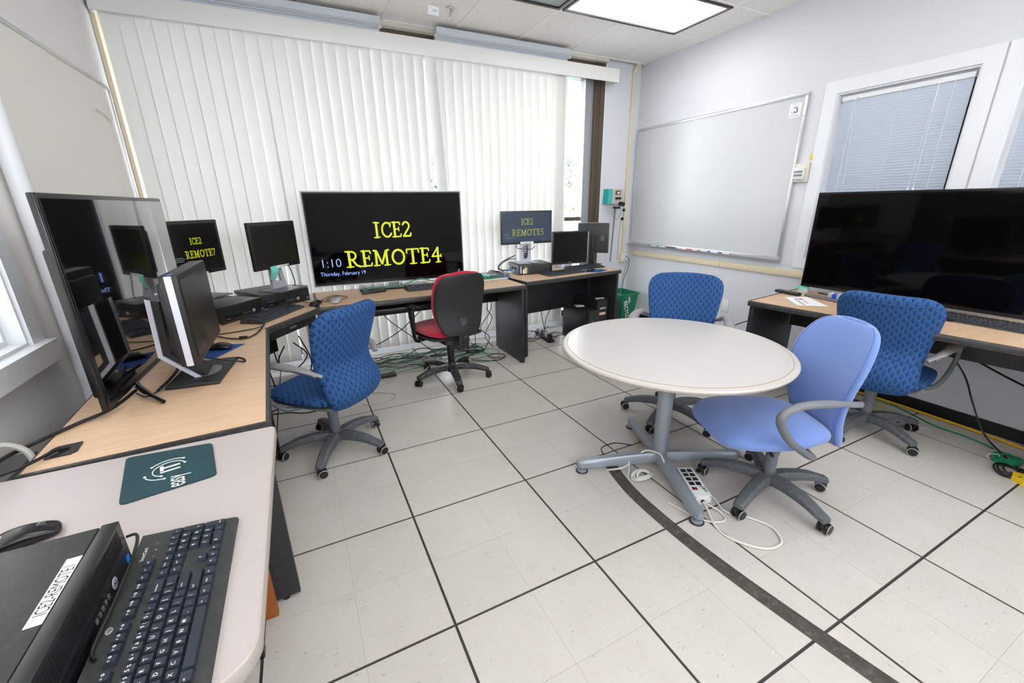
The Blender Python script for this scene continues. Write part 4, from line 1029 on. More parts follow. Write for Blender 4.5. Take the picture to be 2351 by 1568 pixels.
def chair_a(lab, loc, rz, star, off=(0, 0), drop=0.0, arm_up=0.0, group='patterned blue task chairs'):
    t = thing('task_chair', lab, 'chair', loc, rz, group)
    star_base(t, star-rz, 0.30, M['chair_base'], M['wheel'], M['rim'], M['chair_grey'], 0.43, off=off)
    b = MB(); b.rbox(-0.10, 0.10, -0.16, 0.14, 0.375, 0.415, 0.012); b.tube(spline([(0.08, 0.08, 0.385), (0.18, 0.12, 0.38), (0.25, 0.13, 0.375)]), 0.007, 8); b.build('tilt_mechanism', M['chair_black'], t)
    b = MB(); loft(b, [(-0.235, 0.408, 0.17, 0.008), (-0.19, 0.408, 0.205, 0.012), (0, 0.404, 0.215, 0.012), (0.19, 0.398, 0.195, 0.010), (0.225, 0.398, 0.15, 0.006)], e=3.2); b.build('seat_shell', M['chair_grey'], t)
    b = MB(); loft(b, [(-0.235, 0.445, 0.10, 0.012), (-0.225, 0.447, 0.19, 0.026), (-0.17, 0.448, 0.228, 0.034), (0.0, 0.444, 0.240, 0.035), (0.15, 0.446, 0.232, 0.035), (0.215, 0.438, 0.205, 0.030), (0.250, 0.424, 0.16, 0.020), (0.258, 0.416, 0.08, 0.008)], e=3.0, vflip=True)
    b.build('seat', M['fab_blue'], t)
    b = MB()
    secs = [(-0.297, 0.953, 0.085, 0.012, 0.045), (-0.297, 0.946, 0.150, 0.030, 0.045), (-0.292, 0.925, 0.200, 0.038, 0.048), (-0.284, 0.890, 0.229, 0.040, 0.05), (-0.268, 0.83, 0.236, 0.040, 0.055), (-0.240, 0.73, 0.222, 0.036, 0.06), (-0.222, 0.65, 0.208, 0.033, 0.065),
            (-0.230, 0.595, 0.202, 0.036, 0.065), (-0.262, 0.53, 0.208, 0.042, 0.06), (-0.272, 0.465, 0.208, 0.042, 0.05), (-0.245, 0.410, 0.190, 0.032, 0.03), (-0.20, 0.388, 0.15, 0.018, 0.01), (-0.16, 0.382, 0.06, 0.006, 0)]
    rings = loft(b, secs, n=40, e=3.0, sub=5); bk = b.build('backrest', M['fab_blue'], t)
    # seams follow the cover: across the waist and round the top of the rear face
    def half(ring, out=0.0015):
        n = len(ring); pts = [ring[i % n] for i in range(n//2, n+1)] if ring[3*n//4][1] < ring[n//4][1] else [ring[i] for i in range(0, n//2+1)]
        return [(p[0], p[1]-out, p[2]) for p in pts]
    s = MB(); s.tube(half(rings[36])[2:-2], 0.0028, 5); s.build('seam', M['piping'], bk); s = MB()
    s.tube(half(rings[12])[3:-3], 0.0028, 5); s.build('seam', M['piping'], bk)
    for sx in (-1, 1):
        a = MB(); a.tube(spline([(sx*0.215, -0.225, 0.615), (sx*0.262, -0.16, 0.655), (sx*0.278, -0.02, 0.668), (sx*0.283, 0.10, 0.662), (sx*0.283, 0.165, 0.640)], 5), [0.016]*4+[0.022]*4+[0.029]*9+[0.024, 0.020, 0.016, 0.01], 14, flat=0.60, up=(0, 0, 1)); ar = a.build('armrest', M['chair_pad'], t)
        a = MB(); a.tube(spline([(sx*0.283, 0.158, 0.645), (sx*0.284, 0.195, 0.60), (sx*0.280, 0.175, 0.52), (sx*0.265, 0.11, 0.435), (sx*0.235, 0.045, 0.392), (sx*0.17, 0.01, 0.384)], 6), 0.0125, 12); a.build('arm_loop', M['chair_grey'], t)
        a = MB(); a.tube(spline([(sx*0.235, -0.21, 0.625), (sx*0.255, -0.16, 0.652), (sx*0.262, -0.12, 0.66)], 4), [0.017]*9, 10, flat=0.7, up=(0, 0, 1)); a.build('arm_link', M['chair_pad'], ar)
    for ch in t.children:
        if not ch.name.startswith(('hub', 'base_leg', 'gas_column')): ch.location.z -= drop
        if ch.name.startswith('arm'): ch.location.z += arm_up
    return t
def chair_b(lab, loc, rz, star, off=(0, 0)):
    t = thing('task_chair', lab, 'chair', loc, rz)
    star_base(t, star-rz, 0.30, M['chair_base'], M['wheel'], M['rim'], M['chair_grey'], 0.40, off=off)
    b = MB(); b.rbox(-0.09, 0.09, -0.17, 0.12, 0.335, 0.375, 0.012); b.tube(spline([(0, -0.15, 0.36), (0, -0.24, 0.37), (0, -0.285, 0.45), (0, -0.29, 0.55)]), [0.022]*19, 8, flat=1.4, up=(1, 0, 0)); b.tube([(-0.08, 0.05, 0.345), (-0.2, 0.07, 0.335)], 0.007, 8); b.build('tilt_mechanism', M['chair_black'], t)
    b = MB(); loft(b, [(-0.215, 0.40, 0.12, 0.012), (-0.20, 0.405, 0.175, 0.034), (-0.13, 0.408, 0.215, 0.042), (0.0, 0.404, 0.245, 0.043), (0.14, 0.404, 0.245, 0.043), (0.22, 0.396, 0.218, 0.038), (0.268, 0.378, 0.17, 0.026), (0.280, 0.366, 0.10, 0.010)], e=2.7, vflip=True)
    st = b.build('seat', M['fab_peri'], t)
    b = MB()
    secs = [(-0.340, 0.900, 0.06, 0.006, 0.03), (-0.342, 0.893, 0.110, 0.016, 0.04), (-0.334, 0.858, 0.165, 0.027, 0.05), (-0.316, 0.79, 0.200, 0.034, 0.06), (-0.292, 0.70, 0.212, 0.036, 0.065), (-0.270, 0.61, 0.202, 0.035, 0.065),
            (-0.262, 0.53, 0.184, 0.034, 0.06), (-0.266, 0.45, 0.168, 0.036, 0.05), (-0.278, 0.375, 0.158, 0.034, 0.03), (-0.284, 0.335, 0.14, 0.022, 0.01), (-0.285, 0.322, 0.06, 0.006, 0)]
    rings = loft(b, secs, n=40, e=2.6, sub=5); bk = b.build('backrest', M['fab_peri'], t)
    for side in (0, 1):
        s = MB(); n = 40; idx = 17 if side else 3
        pts = [r[idx] for r in rings[6:-5]]; s.tube([(p[0]*1.003, p[1], p[2]) for p in pts], 0.0016, 4); s.build('seam', M['piping_p'], bk)
    for sx in (-1, 1):
        a = MB(); a.tube(spline([(sx*0.20, -0.275, 0.585), (sx*0.262, -0.20, 0.612), (sx*0.282, -0.05, 0.630), (sx*0.285, 0.07, 0.622), (sx*0.285, 0.135, 0.572), (sx*0.282, 0.085, 0.475), (sx*0.270, -0.01, 0.395), (sx*0.235, -0.075, 0.352), (sx*0.13, -0.10, 0.348)], 6),
                         [0.011]*5+[0.014]*6+[0.018]*12+[0.020]*20+[0.017]*6, 12, flat=0.72, up=(sx*1.0, 0, 0) if False else None); a.build('armrest', M['chair_grey'], t)
    return t
def chair_red(lab, loc, rz, star, off=(0, 0)):
    t = thing('task_chair', lab, 'chair', loc, rz)
    star_base(t, star-rz, 0.31, M['chair_black'], M['wheel'], None, M['black'], 0.43, hub=0.033, off=off)
    b = MB(); b.rbox(-0.11, 0.11, -0.20, 0.14, 0.36, 0.405, 0.012); b.rbox(-0.045, 0.045, -0.30, -0.16, 0.33, 0.43, 0.01); b.rbox(-0.04, 0.04, -0.30, -0.27, 0.34, 0.60, 0.008); b.build('tilt_mechanism', M['chair_black'], t)
    k = MB(); k.cyl((-0.18, 0.06, 0.385), (-0.225, 0.06, 0.385), 0.022, n=10); k.build('knob', M['black'], t)
    b = MB(); loft(b, [(-0.23, 0.425, 0.16, 0.008), (-0.19, 0.425, 0.225, 0.014), (0, 0.422, 0.24, 0.014), (0.19, 0.42, 0.215, 0.012), (0.24, 0.42, 0.15, 0.006)], e=2.8); b.build('seat_shell', M['chair_black'], t)
    b = MB(); loft(b, [(-0.225, 0.46, 0.12, 0.012), (-0.21, 0.462, 0.19, 0.028), (-0.13, 0.466, 0.235, 0.034), (0.02, 0.464, 0.246, 0.035), (0.15, 0.464, 0.235, 0.034), (0.215, 0.456, 0.20, 0.026), (0.25, 0.445, 0.13, 0.012), (0.255, 0.44, 0.06, 0.005)], e=2.6, vflip=True); b.build('seat', M['fab_red'], t)
    prof = [(-0.305, 0.935, 0.06, 0.4), (-0.306, 0.930, 0.125, 0.7), (-0.300, 0.90, 0.182, 1), (-0.285, 0.83, 0.210, 1), (-0.262, 0.74, 0.216, 1), (-0.247, 0.66, 0.212, 1), (-0.250, 0.58, 0.196, 1), (-0.262, 0.51, 0.168, 0.9), (-0.268, 0.47, 0.13, 0.6), (-0.269, 0.46, 0.06, 0.3)]
    b = MB(); loft(b, [(y-0.030, z, w_*1.0, 0.014*h, 0.045) for y, z, w_, h in prof], n=40, e=2.6); bs = b.build('back_shell', M['black_soft'], t)
    b = MB(); loft(b, [(y+0.012, z+0.006, w_*0.985, 0.034*h, 0.045) for y, z, w_, h in prof], n=40, e=2.6); b.build('backrest', M['fab_red'], t)
    for sx in (-1, 1):
        a = MB(); a.tube(spline([(sx*0.14, 0.0, 0.395), (sx*0.24, 0.0, 0.385), (sx*0.275, -0.005, 0.40), (sx*0.283, 0.0, 0.47), (sx*0.283, 0.01, 0.56), (sx*0.283, 0.02, 0.645)], 5), [0.016]*9+[0.020]*3+[0.024]*5+[0.030]*4+[0.036]*5, 10, flat=0.62, up=(sx, 0, 0)); ar = a.build('arm_post', M['black'], t)
        a = MB(); a.tube(spline([(sx*0.275, -0.075, 0.668), (sx*0.279, -0.02, 0.676), (sx*0.283, 0.08, 0.676), (sx*0.28, 0.165, 0.668), (sx*0.278, 0.19, 0.664)], 5), [0.020]+[0.032]*3+[0.040]*12+[0.030, 0.026, 0.022, 0.015, 0.010], 14, flat=0.42, up=(0, 0, 1)); a.build('arm_pad', M['black_sat'], ar)
    return t
def seat_at(fn, lab, hub, col, rz, star, **k):
    # hub: centre under the seat; col: where the gas column and star base stand
    r = math.radians(rz); dx, dy = col[0]-hub[0], col[1]-hub[1]
    off = (math.cos(r)*dx+math.sin(r)*dy, -math.sin(r)*dx+math.cos(r)*dy)
    return fn(lab, (hub[0], hub[1], 0), r, math.radians(star), off=off, **k)
seat_at(chair_a, 'patterned blue task chair with its back to us at the left desk', (-0.285, 1.465), (-0.262, 1.42), 43, 176, drop=0.035)
seat_at(chair_a, 'patterned blue task chair facing us behind the round table', (1.83, 0.77), (1.83, 0.77), 129, 128, arm_up=0.04)
seat_at(chair_a, 'patterned blue task chair pulled up to the right desk', (2.815, 0.06), (2.79, 0.066), -80, 254, drop=0.03)
seat_at(chair_b, 'plain periwinkle task chair with oval back beside the round table', (1.595, 0.0), (1.645, -0.045), 66, 119)
seat_at(chair_red, 'red task chair with black plastic back shell at the middle desk', (0.695, 2.15), (0.725, 2.15), 10, 190)

# ================================================================== TELEVISIONS AND MONITORS
def tv(lab, loc, rz, w_, h, zb, frame_m, scr, depth=0.05, bez=0.012):
    """origin: desk surface under the centre; screen faces local -Y"""
    t = thing('television', lab, 'television', loc, rz)
    b = MB(); b.rbox(-w_/2, w_/2, 0.0, depth*0.35, zb, zb+h, 0.004); b.rbox(-w_/2+0.05, w_/2-0.05, depth*0.3, depth, zb+0.03, zb+h-0.16, 0.012); b.build('housing', M[frame_m], t)
    b = MB(); i_ = 0.010 if frame_m == 'lightsilver' else 0.003; b.box(-w_/2+i_, w_/2-i_, -0.002, 0.0, zb+i_, zb+h-i_); b.build('bezel', M['black_sat'], t)
    b = MB(); b.box(-w_/2+bez, w_/2-bez, -0.0035, -0.002, zb+bez*1.6, zb+h-bez); s = b.build('screen', M[scr], t)
    return t, s
# --- lit television on the middle desk
t, s = tv('lit television showing ICE2 REMOTE4 in yellow letters on the middle desk', (0.405, 2.640, 0.742), math.radians(-5.6), 1.272, 0.752, 0.040, 'lightsilver', 'screen', bez=0.020)
def P2(x, z): return frame((x, -0.0045, z), (1, 0, 0), (0, 0, 1))
def P2r(x, z, a): return frame((x, -0.0045, z), (math.cos(a), 0, math.sin(a)), (-math.sin(a), 0, math.cos(a)))
b = MB(); serif(b, 'ICE2', P2(-0.125, 0.418), 0.128, 0.93); b.build('yellow_lettering', M['yellow_text'], s); b = MB(); serif(b, 'REMOTE4', P2(-0.368, 0.187), 0.135, 1.0)
b.build('yellow_lettering', M['yellow_text'], s)
b = MB(); put_text(b, '1:10', P2(-0.570, 0.198), 0.098, bold=-0.014); put_text(b, 'Thursday, February 19', P2(-0.575, 0.128), 0.046, bold=-0.006, sx=0.84)
b.tube([(0.585+0.008*math.cos(k*0.8), -0.0045, 0.105+0.008*math.sin(k*0.8)) for k in range(7)], 0.0018, 4); b.build('clock_text', M['blue_text'], s)
b = MB(); b.rbox(-0.045, 0.045, 0.005, 0.035, 0.004, 0.06, 0.002); nk = b.build('neck', M['aluminium'], t)
for k in range(5): g = MB(); g.box(-0.034+0.016*k, -0.028+0.016*k, 0.0035, 0.0052, 0.008, 0.045); g.build('slot', M['black'], nk)
b = MB(); b.rbox(-0.29, 0.29, -0.12, 0.15, 0.0, 0.006, 0.002); b.build('glass_foot', M['screen'], t)
# --- dark television on the left desk
t, s = tv('large switched-off television standing on the left desk by the wall', (-0.915, 1.178, 0.742), math.radians(87.3), 1.085, 0.685, 0.040, 'black_sat', 'screen_gloss', depth=0.052, bez=0.016)
for sx in (-0.28, 0.28):
    f = MB(); f.tube(spline([(sx, 0.02, 0.055), (sx*1.08, 0.0, 0.040), (sx*1.3, -0.045, 0.026), (sx*1.60, -0.115, 0.009)]), [0.013]*7+[0.011]*6+[0.008]*6, 8)
    f.tube(spline([(sx, 0.02, 0.04), (sx*0.98, 0.06, 0.02), (sx*0.96, 0.11, 0.008)]), 0.009, 8); f.build('foot', M['black_sat'], t)
b = MB(); b.box(-0.35, 0.35, -0.004, -0.0022, 0.041, 0.0445); b.build('trim_strip', M['silver'], t)
# --- right television
t, s = tv('huge switched-off television on the right desk in front of the mini blinds', (3.10, 0.205, 0.742), math.radians(-90), 1.155, 0.672, 0.052, 'black_sat', 'screen', depth=0.06, bez=0.014)
b = MB(); b.rbox(-0.10, 0.14, 0.0, 0.03, 0.0, 0.06, 0.004); b.rbox(-0.22, 0.34, -0.11, 0.13, 0.0, 0.010, 0.004); b.build('stand', M['black_sat'], t)

def label_strip(parent, txt, T, w_, h, size, sx=1.0):
    b = MB(); b.T = T; b.box(-w_/2, w_/2, -h/2, h/2, 0, 0.0006); o = b.build('label_strip', M['white'], parent)
    b = MB(); put_text(b, txt, T @ Matrix.Translation((0, -size*0.36, 0.0009)), size, 'CENTER', sx=sx); b.build('label_text', M['blackprint'], o)
def monitor(lab, loc, rz, w_, h, zb, shell, scr='screen_matte', bez=0.018, depth=0.045, side=None):
    t = thing('monitor', lab, 'monitor', loc, rz)
    b = MB(); b.rbox(-w_/2, w_/2, 0.0, 0.022, zb, zb+h, 0.004); b.rbox(-w_/2+0.03, w_/2-0.03, 0.018, depth, zb+0.03, zb+h-0.03, 0.01); b.build('housing', M[shell], t)
    if side:
        for sx in (-1, 1): b = MB(); x = sx*(w_/2+0.0003); b.rbox(min(x, x+sx*0.004), max(x, x+sx*0.004), 0.006, 0.024, zb+0.002, zb+h-0.002, 0.0015); b.build('side_trim', M[side], t)
    b = MB(); b.box(-w_/2+bez, w_/2-bez, -0.0012, 0.0004, zb+bez*1.35, zb+h-bez); s = b.build('screen', M[scr], t)
    return t, s
# --- squarish monitor with silver sides on the left desk
t, s = monitor('deep-cased monitor with silver side stripe on the left desk before the big television', (-0.690, 1.0, 0.742), math.radians(89.2), 0.495, 0.336, 0.118, 'black', bez=0.022, depth=0.075, side=None)
b = MB()
for sx in (-1, 1): x = sx*0.2475; b = MB(); b.rbox(min(x, x+sx*0.003), max(x, x+sx*0.003), 0.016, 0.038, 0.120, 0.452, 0.001); b.build('silver_stripe', M['lightsilver'], t)
b = MB(); b.rbox(-0.2475, 0.2475, 0.02, 0.055, 0.119, 0.453, 0.004); b.build('rear_case', M['black'], t)
b = MB(); b.box(0.15-0.05, 0.15+0.05, 0.03, 0.055, 0.4535, 0.4541) if False else b.box(-0.24, -0.19, 0.02, 0.036, 0.4535, 0.4542); b.build('blue_sticker', M['cable_blue'], t)
b = MB(); b.tube([(0.0, 0.13, 0.33), (0.0, 0.125, 0.12), (0.0, 0.05, 0.014)], [0.055, 0.055, 0.06], 4, flat=0.28, up=(1, 0, 0)) if False else None
st = MB()
for x0, x1, m_ in ((-0.062, 0.062, 'black'),):
    prof = [(0.118, 0.335), (0.150, 0.345), (0.158, 0.12), (0.060, 0.012), (0.020, 0.012), (0.128, 0.125)]
    st.T = Matrix(((0, 0, 1, 0), (1, 0, 0, 0), (0, 1, 0, 0), (0, 0, 0, 1))); st.prism(prof, x0, x1)
nk = st.build('neck', M['black'], t)
for x in (-0.072, 0.062):
    st = MB(); st.T = Matrix(((0, 0, 1, 0), (1, 0, 0, 0), (0, 1, 0, 0), (0, 0, 0, 1))); st.prism([(0.142, 0.342), (0.158, 0.350), (0.166, 0.118), (0.062, 0.010), (0.042, 0.010), (0.150, 0.122)], x, x+0.010); st.build('silver_edge', M['lightsilver'], nk)
b = MB(); b.rbox(-0.05, 0.05, 0.07, 0.125, 0.22, 0.32, 0.004); b.build('hinge_block', M['black'], t)
b = MB(); b.T = Matrix.Translation((0.005, 0.048, 0)) @ Matrix.Rotation(math.radians(-6), 4, 'Z'); b.rbox(-0.150, 0.150, -0.092, 0.092, 0.0, 0.014, 0.003); b.build('base_plate', M['black_soft'], t)
b = MB(); b.T = Matrix.Translation((0.0, 0.03, 0.0145)) @ Matrix.Diagonal((1.5, 1, 1, 1)); b.lathe([(0.0001, 0.0015), (0.045, 0.001), (0.047, 0.0)], 24); b.build('base_disc', M['darkgrey'], t)
for k, z in enumerate((0.165, 0.185, 0.205)): b = MB(); b.rbox(-0.16+0.03*k, -0.135+0.03*k, 0.075, 0.081, 0.17, 0.182, 0.001); b.build('port', M['aluminium'], t)
b = MB(); b.rbox(-0.06, -0.02, 0.075, 0.105, 0.055, 0.085, 0.003); b.build('video_plug', M['bluecap'], t)

# --- desktop computers
def desktop_pc(lab, loc, rz, w_, d, h, front='a', strip=None):
    """front faces local -Y; origin front-left-bottom corner"""
    t = thing('desktop_computer', lab, 'computer', loc, rz)
    b = MB(); b.rbox(0.003, w_-0.003, 0.028, d, 0.006, h, 0.003); cs = b.build('case', M['pc_top'], t)
    b = MB(); b.rbox(0, w_, 0, 0.026, 0.004, h+0.0012, 0.0022); f = b.build('front_bezel', M['pc_bezel'], t)
    for x in (0.03, w_-0.03):
        for y in (0.06, d-0.05): g = MB(); g.cyl((x, y, 0), (x, y, 0.007), 0.012, n=8); g.build('foot', M['black'], cs)
    n = int((w_-0.03)/0.0065)
    b = MB()
    for k in range(n):
        x = 0.015+0.0065*k; b.box(x, x+0.0035, -0.0006, 0.0006, h*0.56, h*0.93)
    o = b.build('vent_slots', M['blackprint'], f); o['kind'] = 'stuff'
    b = MB(); b.rbox(w_*0.1, w_*0.62, -0.001, 0.001, h*0.12, h*0.48, 0.0008); b.build('drive_bay', M['black_sat'], f)
    b = MB(); b.T = frame((w_*0.74, -0.0012, h*0.33), (1, 0, 0), (0, 0, 1)); b.lathe([(0.0001, 0.0008), (0.010, 0.0008), (0.011, 0)], 20); lg = b.build('round_emblem', M['silver'], f)
    b = MB(); put_text(b, 'hp', frame((w_*0.74-0.0065, -0.0024, h*0.33-0.004), (1, 0, 0.0), (0.15, 0, 1)), 0.013); b.build('emblem_text', M['blackprint'], lg)
    for k in range(5): b = MB(); x = w_*0.64-0.013*k; b.box(x, x+0.007, -0.0022, -0.0008, h*0.28, h*0.36); b.build('front_port', M['darkgrey'], f)
    b = MB(); b.box(w_*0.93, w_*0.965, -0.0012, 0.0, h*0.18, h*0.34); b.build('blue_sticker', M['bluelabel'], f)
    b = MB(); b.box(w_*0.14, w_*0.2, -0.0018, 0.0, h*0.2, h*0.23); b.build('small_badge', M['aluminium'], f)
    return t
pc = desktop_pc('black desktop computer labelled ICE2-REMOTE1 on the grey foreground table', (-0.688, -0.482, 0.7405), PI/2, 0.338, 0.38, 0.104)
label_strip(pc, 'ICE2-REMOTE1', frame((0.187, 0.038, 0.1042), (1, 0, 0), (0, 1, 0)), 0.142, 0.021, 0.0245, 0.66)
pc = desktop_pc('black desktop computer behind the silver-striped monitor, under the REMOTE7 screen', (-0.785, 1.915, 0.7405), math.radians(49), 0.335, 0.36, 0.100)
b = MB(); b.box(0.24, 0.30, 0.05, 0.055, 0.1005, 0.1012); b.build('white_sticker', M['white'], pc)
pc = desktop_pc('black desktop computer carrying the square monitor with the aqua sticky note', (-0.582, 2.228, 0.7405), math.radians(30.5), 0.355, 0.375, 0.100)
b = MB(); b.box(-0.0006, 0.0, 0.012, 0.03, 0.01, 0.09); b.build('lime_sticker', M['lime'], pc)
b = MB(); b.box(-0.0005, 0.0025, 0.34, 0.36, 0.03, 0.08); b.build('white_sticker', M['white'], pc)
pc = desktop_pc('black desktop computer turned sideways under the REMOTE5 monitor', (1.985, 2.575, 0.7405), math.radians(84), 0.30, 0.365, 0.100)
for k, (y0, y1, z0, z1, m_) in enumerate(((0.335, 0.352, 0.018, 0.085, 'silver'), (0.305, 0.322, 0.012, 0.055, 'white'), (0.28, 0.303, 0.014, 0.072, 'peach'), (0.265, 0.278, 0.014, 0.070, 'cable_green'), (0.012, 0.024, 0.006, 0.088, 'lime'))):
    b = MB(); b.box(0.0018, 0.0028, y0, y1, z0, z1); b.build('sticker', M[m_], pc)
b = MB(); b.box(0.01, 0.29, 0.3655, 0.369, 0.01, 0.095); rp = b.build('rear_panel', M['darkgrey'], pc)
for k, m_ in enumerate(('bluelabel', 'black', 'aluminium', 'black', 'bluelabel', 'aluminium')):
    b = MB(); b.rbox(0.03+0.042*k, 0.055+0.042*k, 0.369, 0.379, 0.02+0.025*(k % 2), 0.045+0.025*(k % 2), 0.002); b.build('rear_port', M[m_], rp)

# --- monitor c (REMOTE7)
t, s = monitor('black monitor showing ICE2 REMOTE7 in olive letters, half hidden by the left television', (-0.8975, 2.345, 0.8410), math.radians(53), 0.405, 0.345, 0.157, 'black', bez=0.02)
for tx_, x_, z_, h_, k_ in (('ICE2', -0.035, 0.352, 0.042, 0.8), ('REMOTE7', -0.085, 0.268, 0.047, 0.82)): b = MB(); serif(b, tx_, frame((x_, -0.002, z_), (1, 0, 0), (0, 0, 1)), h_, k_); b.build('olive_lettering', M['dim_yellow7'], s)
b = MB()
for k in range(3): b.box(-0.165, -0.105+0.01*(k % 2), -0.0022, -0.0012, 0.275-0.011*k, 0.278-0.011*k)
put_text(b, 'Windows', frame((0.10, -0.002, 0.205), (1, 0, 0), (0, 0, 1)), 0.014) if False else put_text(b, '_ _ _ _', frame((0.10, -0.002, 0.205), (1, 0, 0), (0, 0, 1)), 0.012); b.build('small_text', M['dim_white'], s)
label_strip(t, 'ICE2-REMOTE7', frame((0.005, -0.0009, 0.162), (1, 0, 0), (0, 0, 1)), 0.09, 0.016, 0.011)
b = MB(); b.tube([(0, 0.03, 0.25), (0, 0.09, 0.22), (0, 0.085, 0.10), (0, 0.05, 0.006)], [0.035, 0.04, 0.045, 0.055], 4, flat=0.3, up=(1, 0, 0)) if False else b.rbox(-0.045, 0.045, 0.045, 0.065, 0.006, 0.28, 0.004); b.build('neck', M['darkgrey'], t)
b = MB(); b.rbox(-0.13, 0.13, -0.08, 0.10, 0.0, 0.008, 0.003); b.build('base_plate', M['darkgrey'], t)
# --- monitor d (square, sticky note)
t, s = monitor('small square dark monitor with an aqua sticky note hanging from its lower edge', (-0.441, 2.425, 0.8410), math.radians(49.2), 0.428, 0.322, 0.157, 'black', bez=0.024)
label_strip(t, 'ICE2-REMOTE6', frame((0.035, -0.0009, 0.166), (1, 0, 0), (0, 0, 1)), 0.115, 0.018, 0.0125)
b = MB(); b.tube([(0, 0, 0)], 0.1, 3) if False else None
nt_ = MB(); nt_.T = frame((-0.055, -0.003, 0.175), (1, 0, 0.05), (0.12, 0.0, 1)); vs = []
for k in range(6):
    z = -k*0.018; c = 0.010*math.sin(k*0.9); vs += [(-0.035, z, c), (0.030, z, c)]
nt_.add(vs, [(2*k, 2*k+1, 2*k+3, 2*k+2) for k in range(5)]); tag(nt_.build('sticky_note', M['sticky'], t), 'aqua sticky note')
b = MB()
for sx in (-1, 1): b.T = Matrix.Identity(4); b.add([(sx*0.022, 0.045, 0.20), (sx*0.050, 0.045, 0.20), (sx*0.066, 0.020, 0.012), (sx*0.030, 0.020, 0.012), (sx*0.022, 0.060, 0.20), (sx*0.050, 0.060, 0.20), (sx*0.066, 0.045, 0.012), (sx*0.030, 0.045, 0.012)], [(0, 1, 2, 3), (7, 6, 5, 4), (0, 4, 5, 1), (1, 5, 6, 2), (2, 6, 7, 3), (3, 7, 4, 0)])
b.add([(-0.05, 0.022, 0.06), (0.05, 0.022, 0.06), (0.056, 0.018, 0.012), (-0.056, 0.018, 0.012), (-0.05, 0.042, 0.06), (0.05, 0.042, 0.06), (0.056, 0.04, 0.012), (-0.056, 0.04, 0.012)], [(0, 1, 2, 3), (7, 6, 5, 4), (0, 4, 5, 1), (1, 5, 6, 2), (2, 6, 7, 3), (3, 7, 4, 0)])
b.rbox(-0.05, 0.05, 0.035, 0.06, 0.19, 0.29, 0.004); b.build('neck', M['silver'], t)
b = MB(); b.prism([(-0.14, -0.10), (0.13, -0.11), (0.15, 0.08), (-0.12, 0.10)], 0.0, 0.006); b.build('base_plate', M['darkgrey'], t)
b = MB(); b.box(0.03, 0.075, -0.07, -0.035, 0.0062, 0.0068); b.build('peach_sticker', M['peach'], t)
cable('cable', [(-0.385, 2.475, 1.01), (-0.37, 2.50, 0.95), (-0.36, 2.50, 0.88), (-0.365, 2.49, 0.845)], 0.0035, 'cable_black', 'black video cable hanging behind the square monitor with the sticky note')
# --- monitor f (REMOTE5)
t, s = monitor('lit widescreen monitor showing ICE2 REMOTE5 on the far corner desk', (1.766, 2.712, 0.8425), math.radians(-2.5), 0.562, 0.318, 0.190, 'pc_top', scr='screen_lit', bez=0.016)
for tx_, x_, z_, h_, k_ in (('ICE2', -0.065, 0.375, 0.060, 0.85), ('REMOTE5', -0.165, 0.272, 0.062, 0.98)): b = MB(); serif(b, tx_, frame((x_, -0.002, z_), (1, 0, 0), (0, 0, 1)), h_, k_); b.build('olive_lettering', M['dim_yellow'], s)
b = MB(); put_text(b, '1:22', frame((-0.255, -0.002, 0.272), (1, 0, 0), (0, 0, 1)), 0.036); put_text(b, 'Thursday, February 19', frame((-0.255, -0.002, 0.250), (1, 0, 0), (0, 0, 1)), 0.0155); b.build('clock_text', M['dim_white'], s)
label_strip(t, 'ICE2-REMOTE5', frame((0.0, -0.0009, 0.202), (1, 0, 0), (0, 0, 1)), 0.145, 0.022, 0.016)
b = MB(); b.rbox(-0.062, 0.062, 0.03, 0.045, 0.004, 0.26, 0.003); b.build('neck', M['lightsilver'], t)
b = MB(); b.box(-0.022, 0.014, 0.0285, 0.0305, 0.04, 0.10); b.build('cable_slot', M['darkgrey'], t)
b = MB(); b.rbox(-0.11, 0.11, -0.06, 0.12, 0.0, 0.008, 0.003); b.build('base_plate', M['silver'], t)
b = MB(); b.box(-0.035, 0.012, -0.0625, -0.0605, 0.001, 0.008); b.build('peach_sticker', M['peach'], t)
for k, pts in enumerate(([(-0.115, 0.0, 0.19), (-0.112, 0.0, 0.155), (-0.06, 0.0, 0.145), (-0.01, 0.0, 0.165), (0.01, 0.01, 0.10), (0.0, 0.0, 0.06)], [(0.09, 0.0, 0.165), (0.05, 0.0, 0.135), (-0.03, 0.0, 0.14), (-0.04, 0.0, 0.12), (0.0, 0.0, 0.115)], [(0.0, 0.0, 0.185), (0.008, 0.0, 0.15), (0.002, 0.0, 0.10), (-0.02, 0.01, 0.05)])):
    b = MB(); b.tube(spline(pts), 0.0035, 6); b.build('stand_cable', M['cable_black'], t)
# --- monitor g
t, s = monitor('black-faced monitor with silver sides between the REMOTE5 screen and the corner', (2.372, 2.832, 0.7405), math.radians(-4), 0.445, 0.350, 0.038, 'black', bez=0.016, depth=0.06)
b = MB(); b.rbox(-0.205, 0.245, 0.018, 0.034, 0.030, 0.375, 0.004); b.build('silver_shell', M['silver'], t)
b = MB(); put_text(b, 'DELL', frame((-0.015, -0.0015, 0.047), (1, 0, 0), (0, 0, 1)), 0.016, bold=0.01)
b.build('maker_logo', M['silver'], t)
b = MB(); b.rbox(-0.10, 0.10, -0.06, 0.10, 0.0, 0.010, 0.003); b.rbox(-0.05, 0.05, 0.035, 0.06, 0.008, 0.2, 0.004); b.build('stand', M['lightsilver'], t)
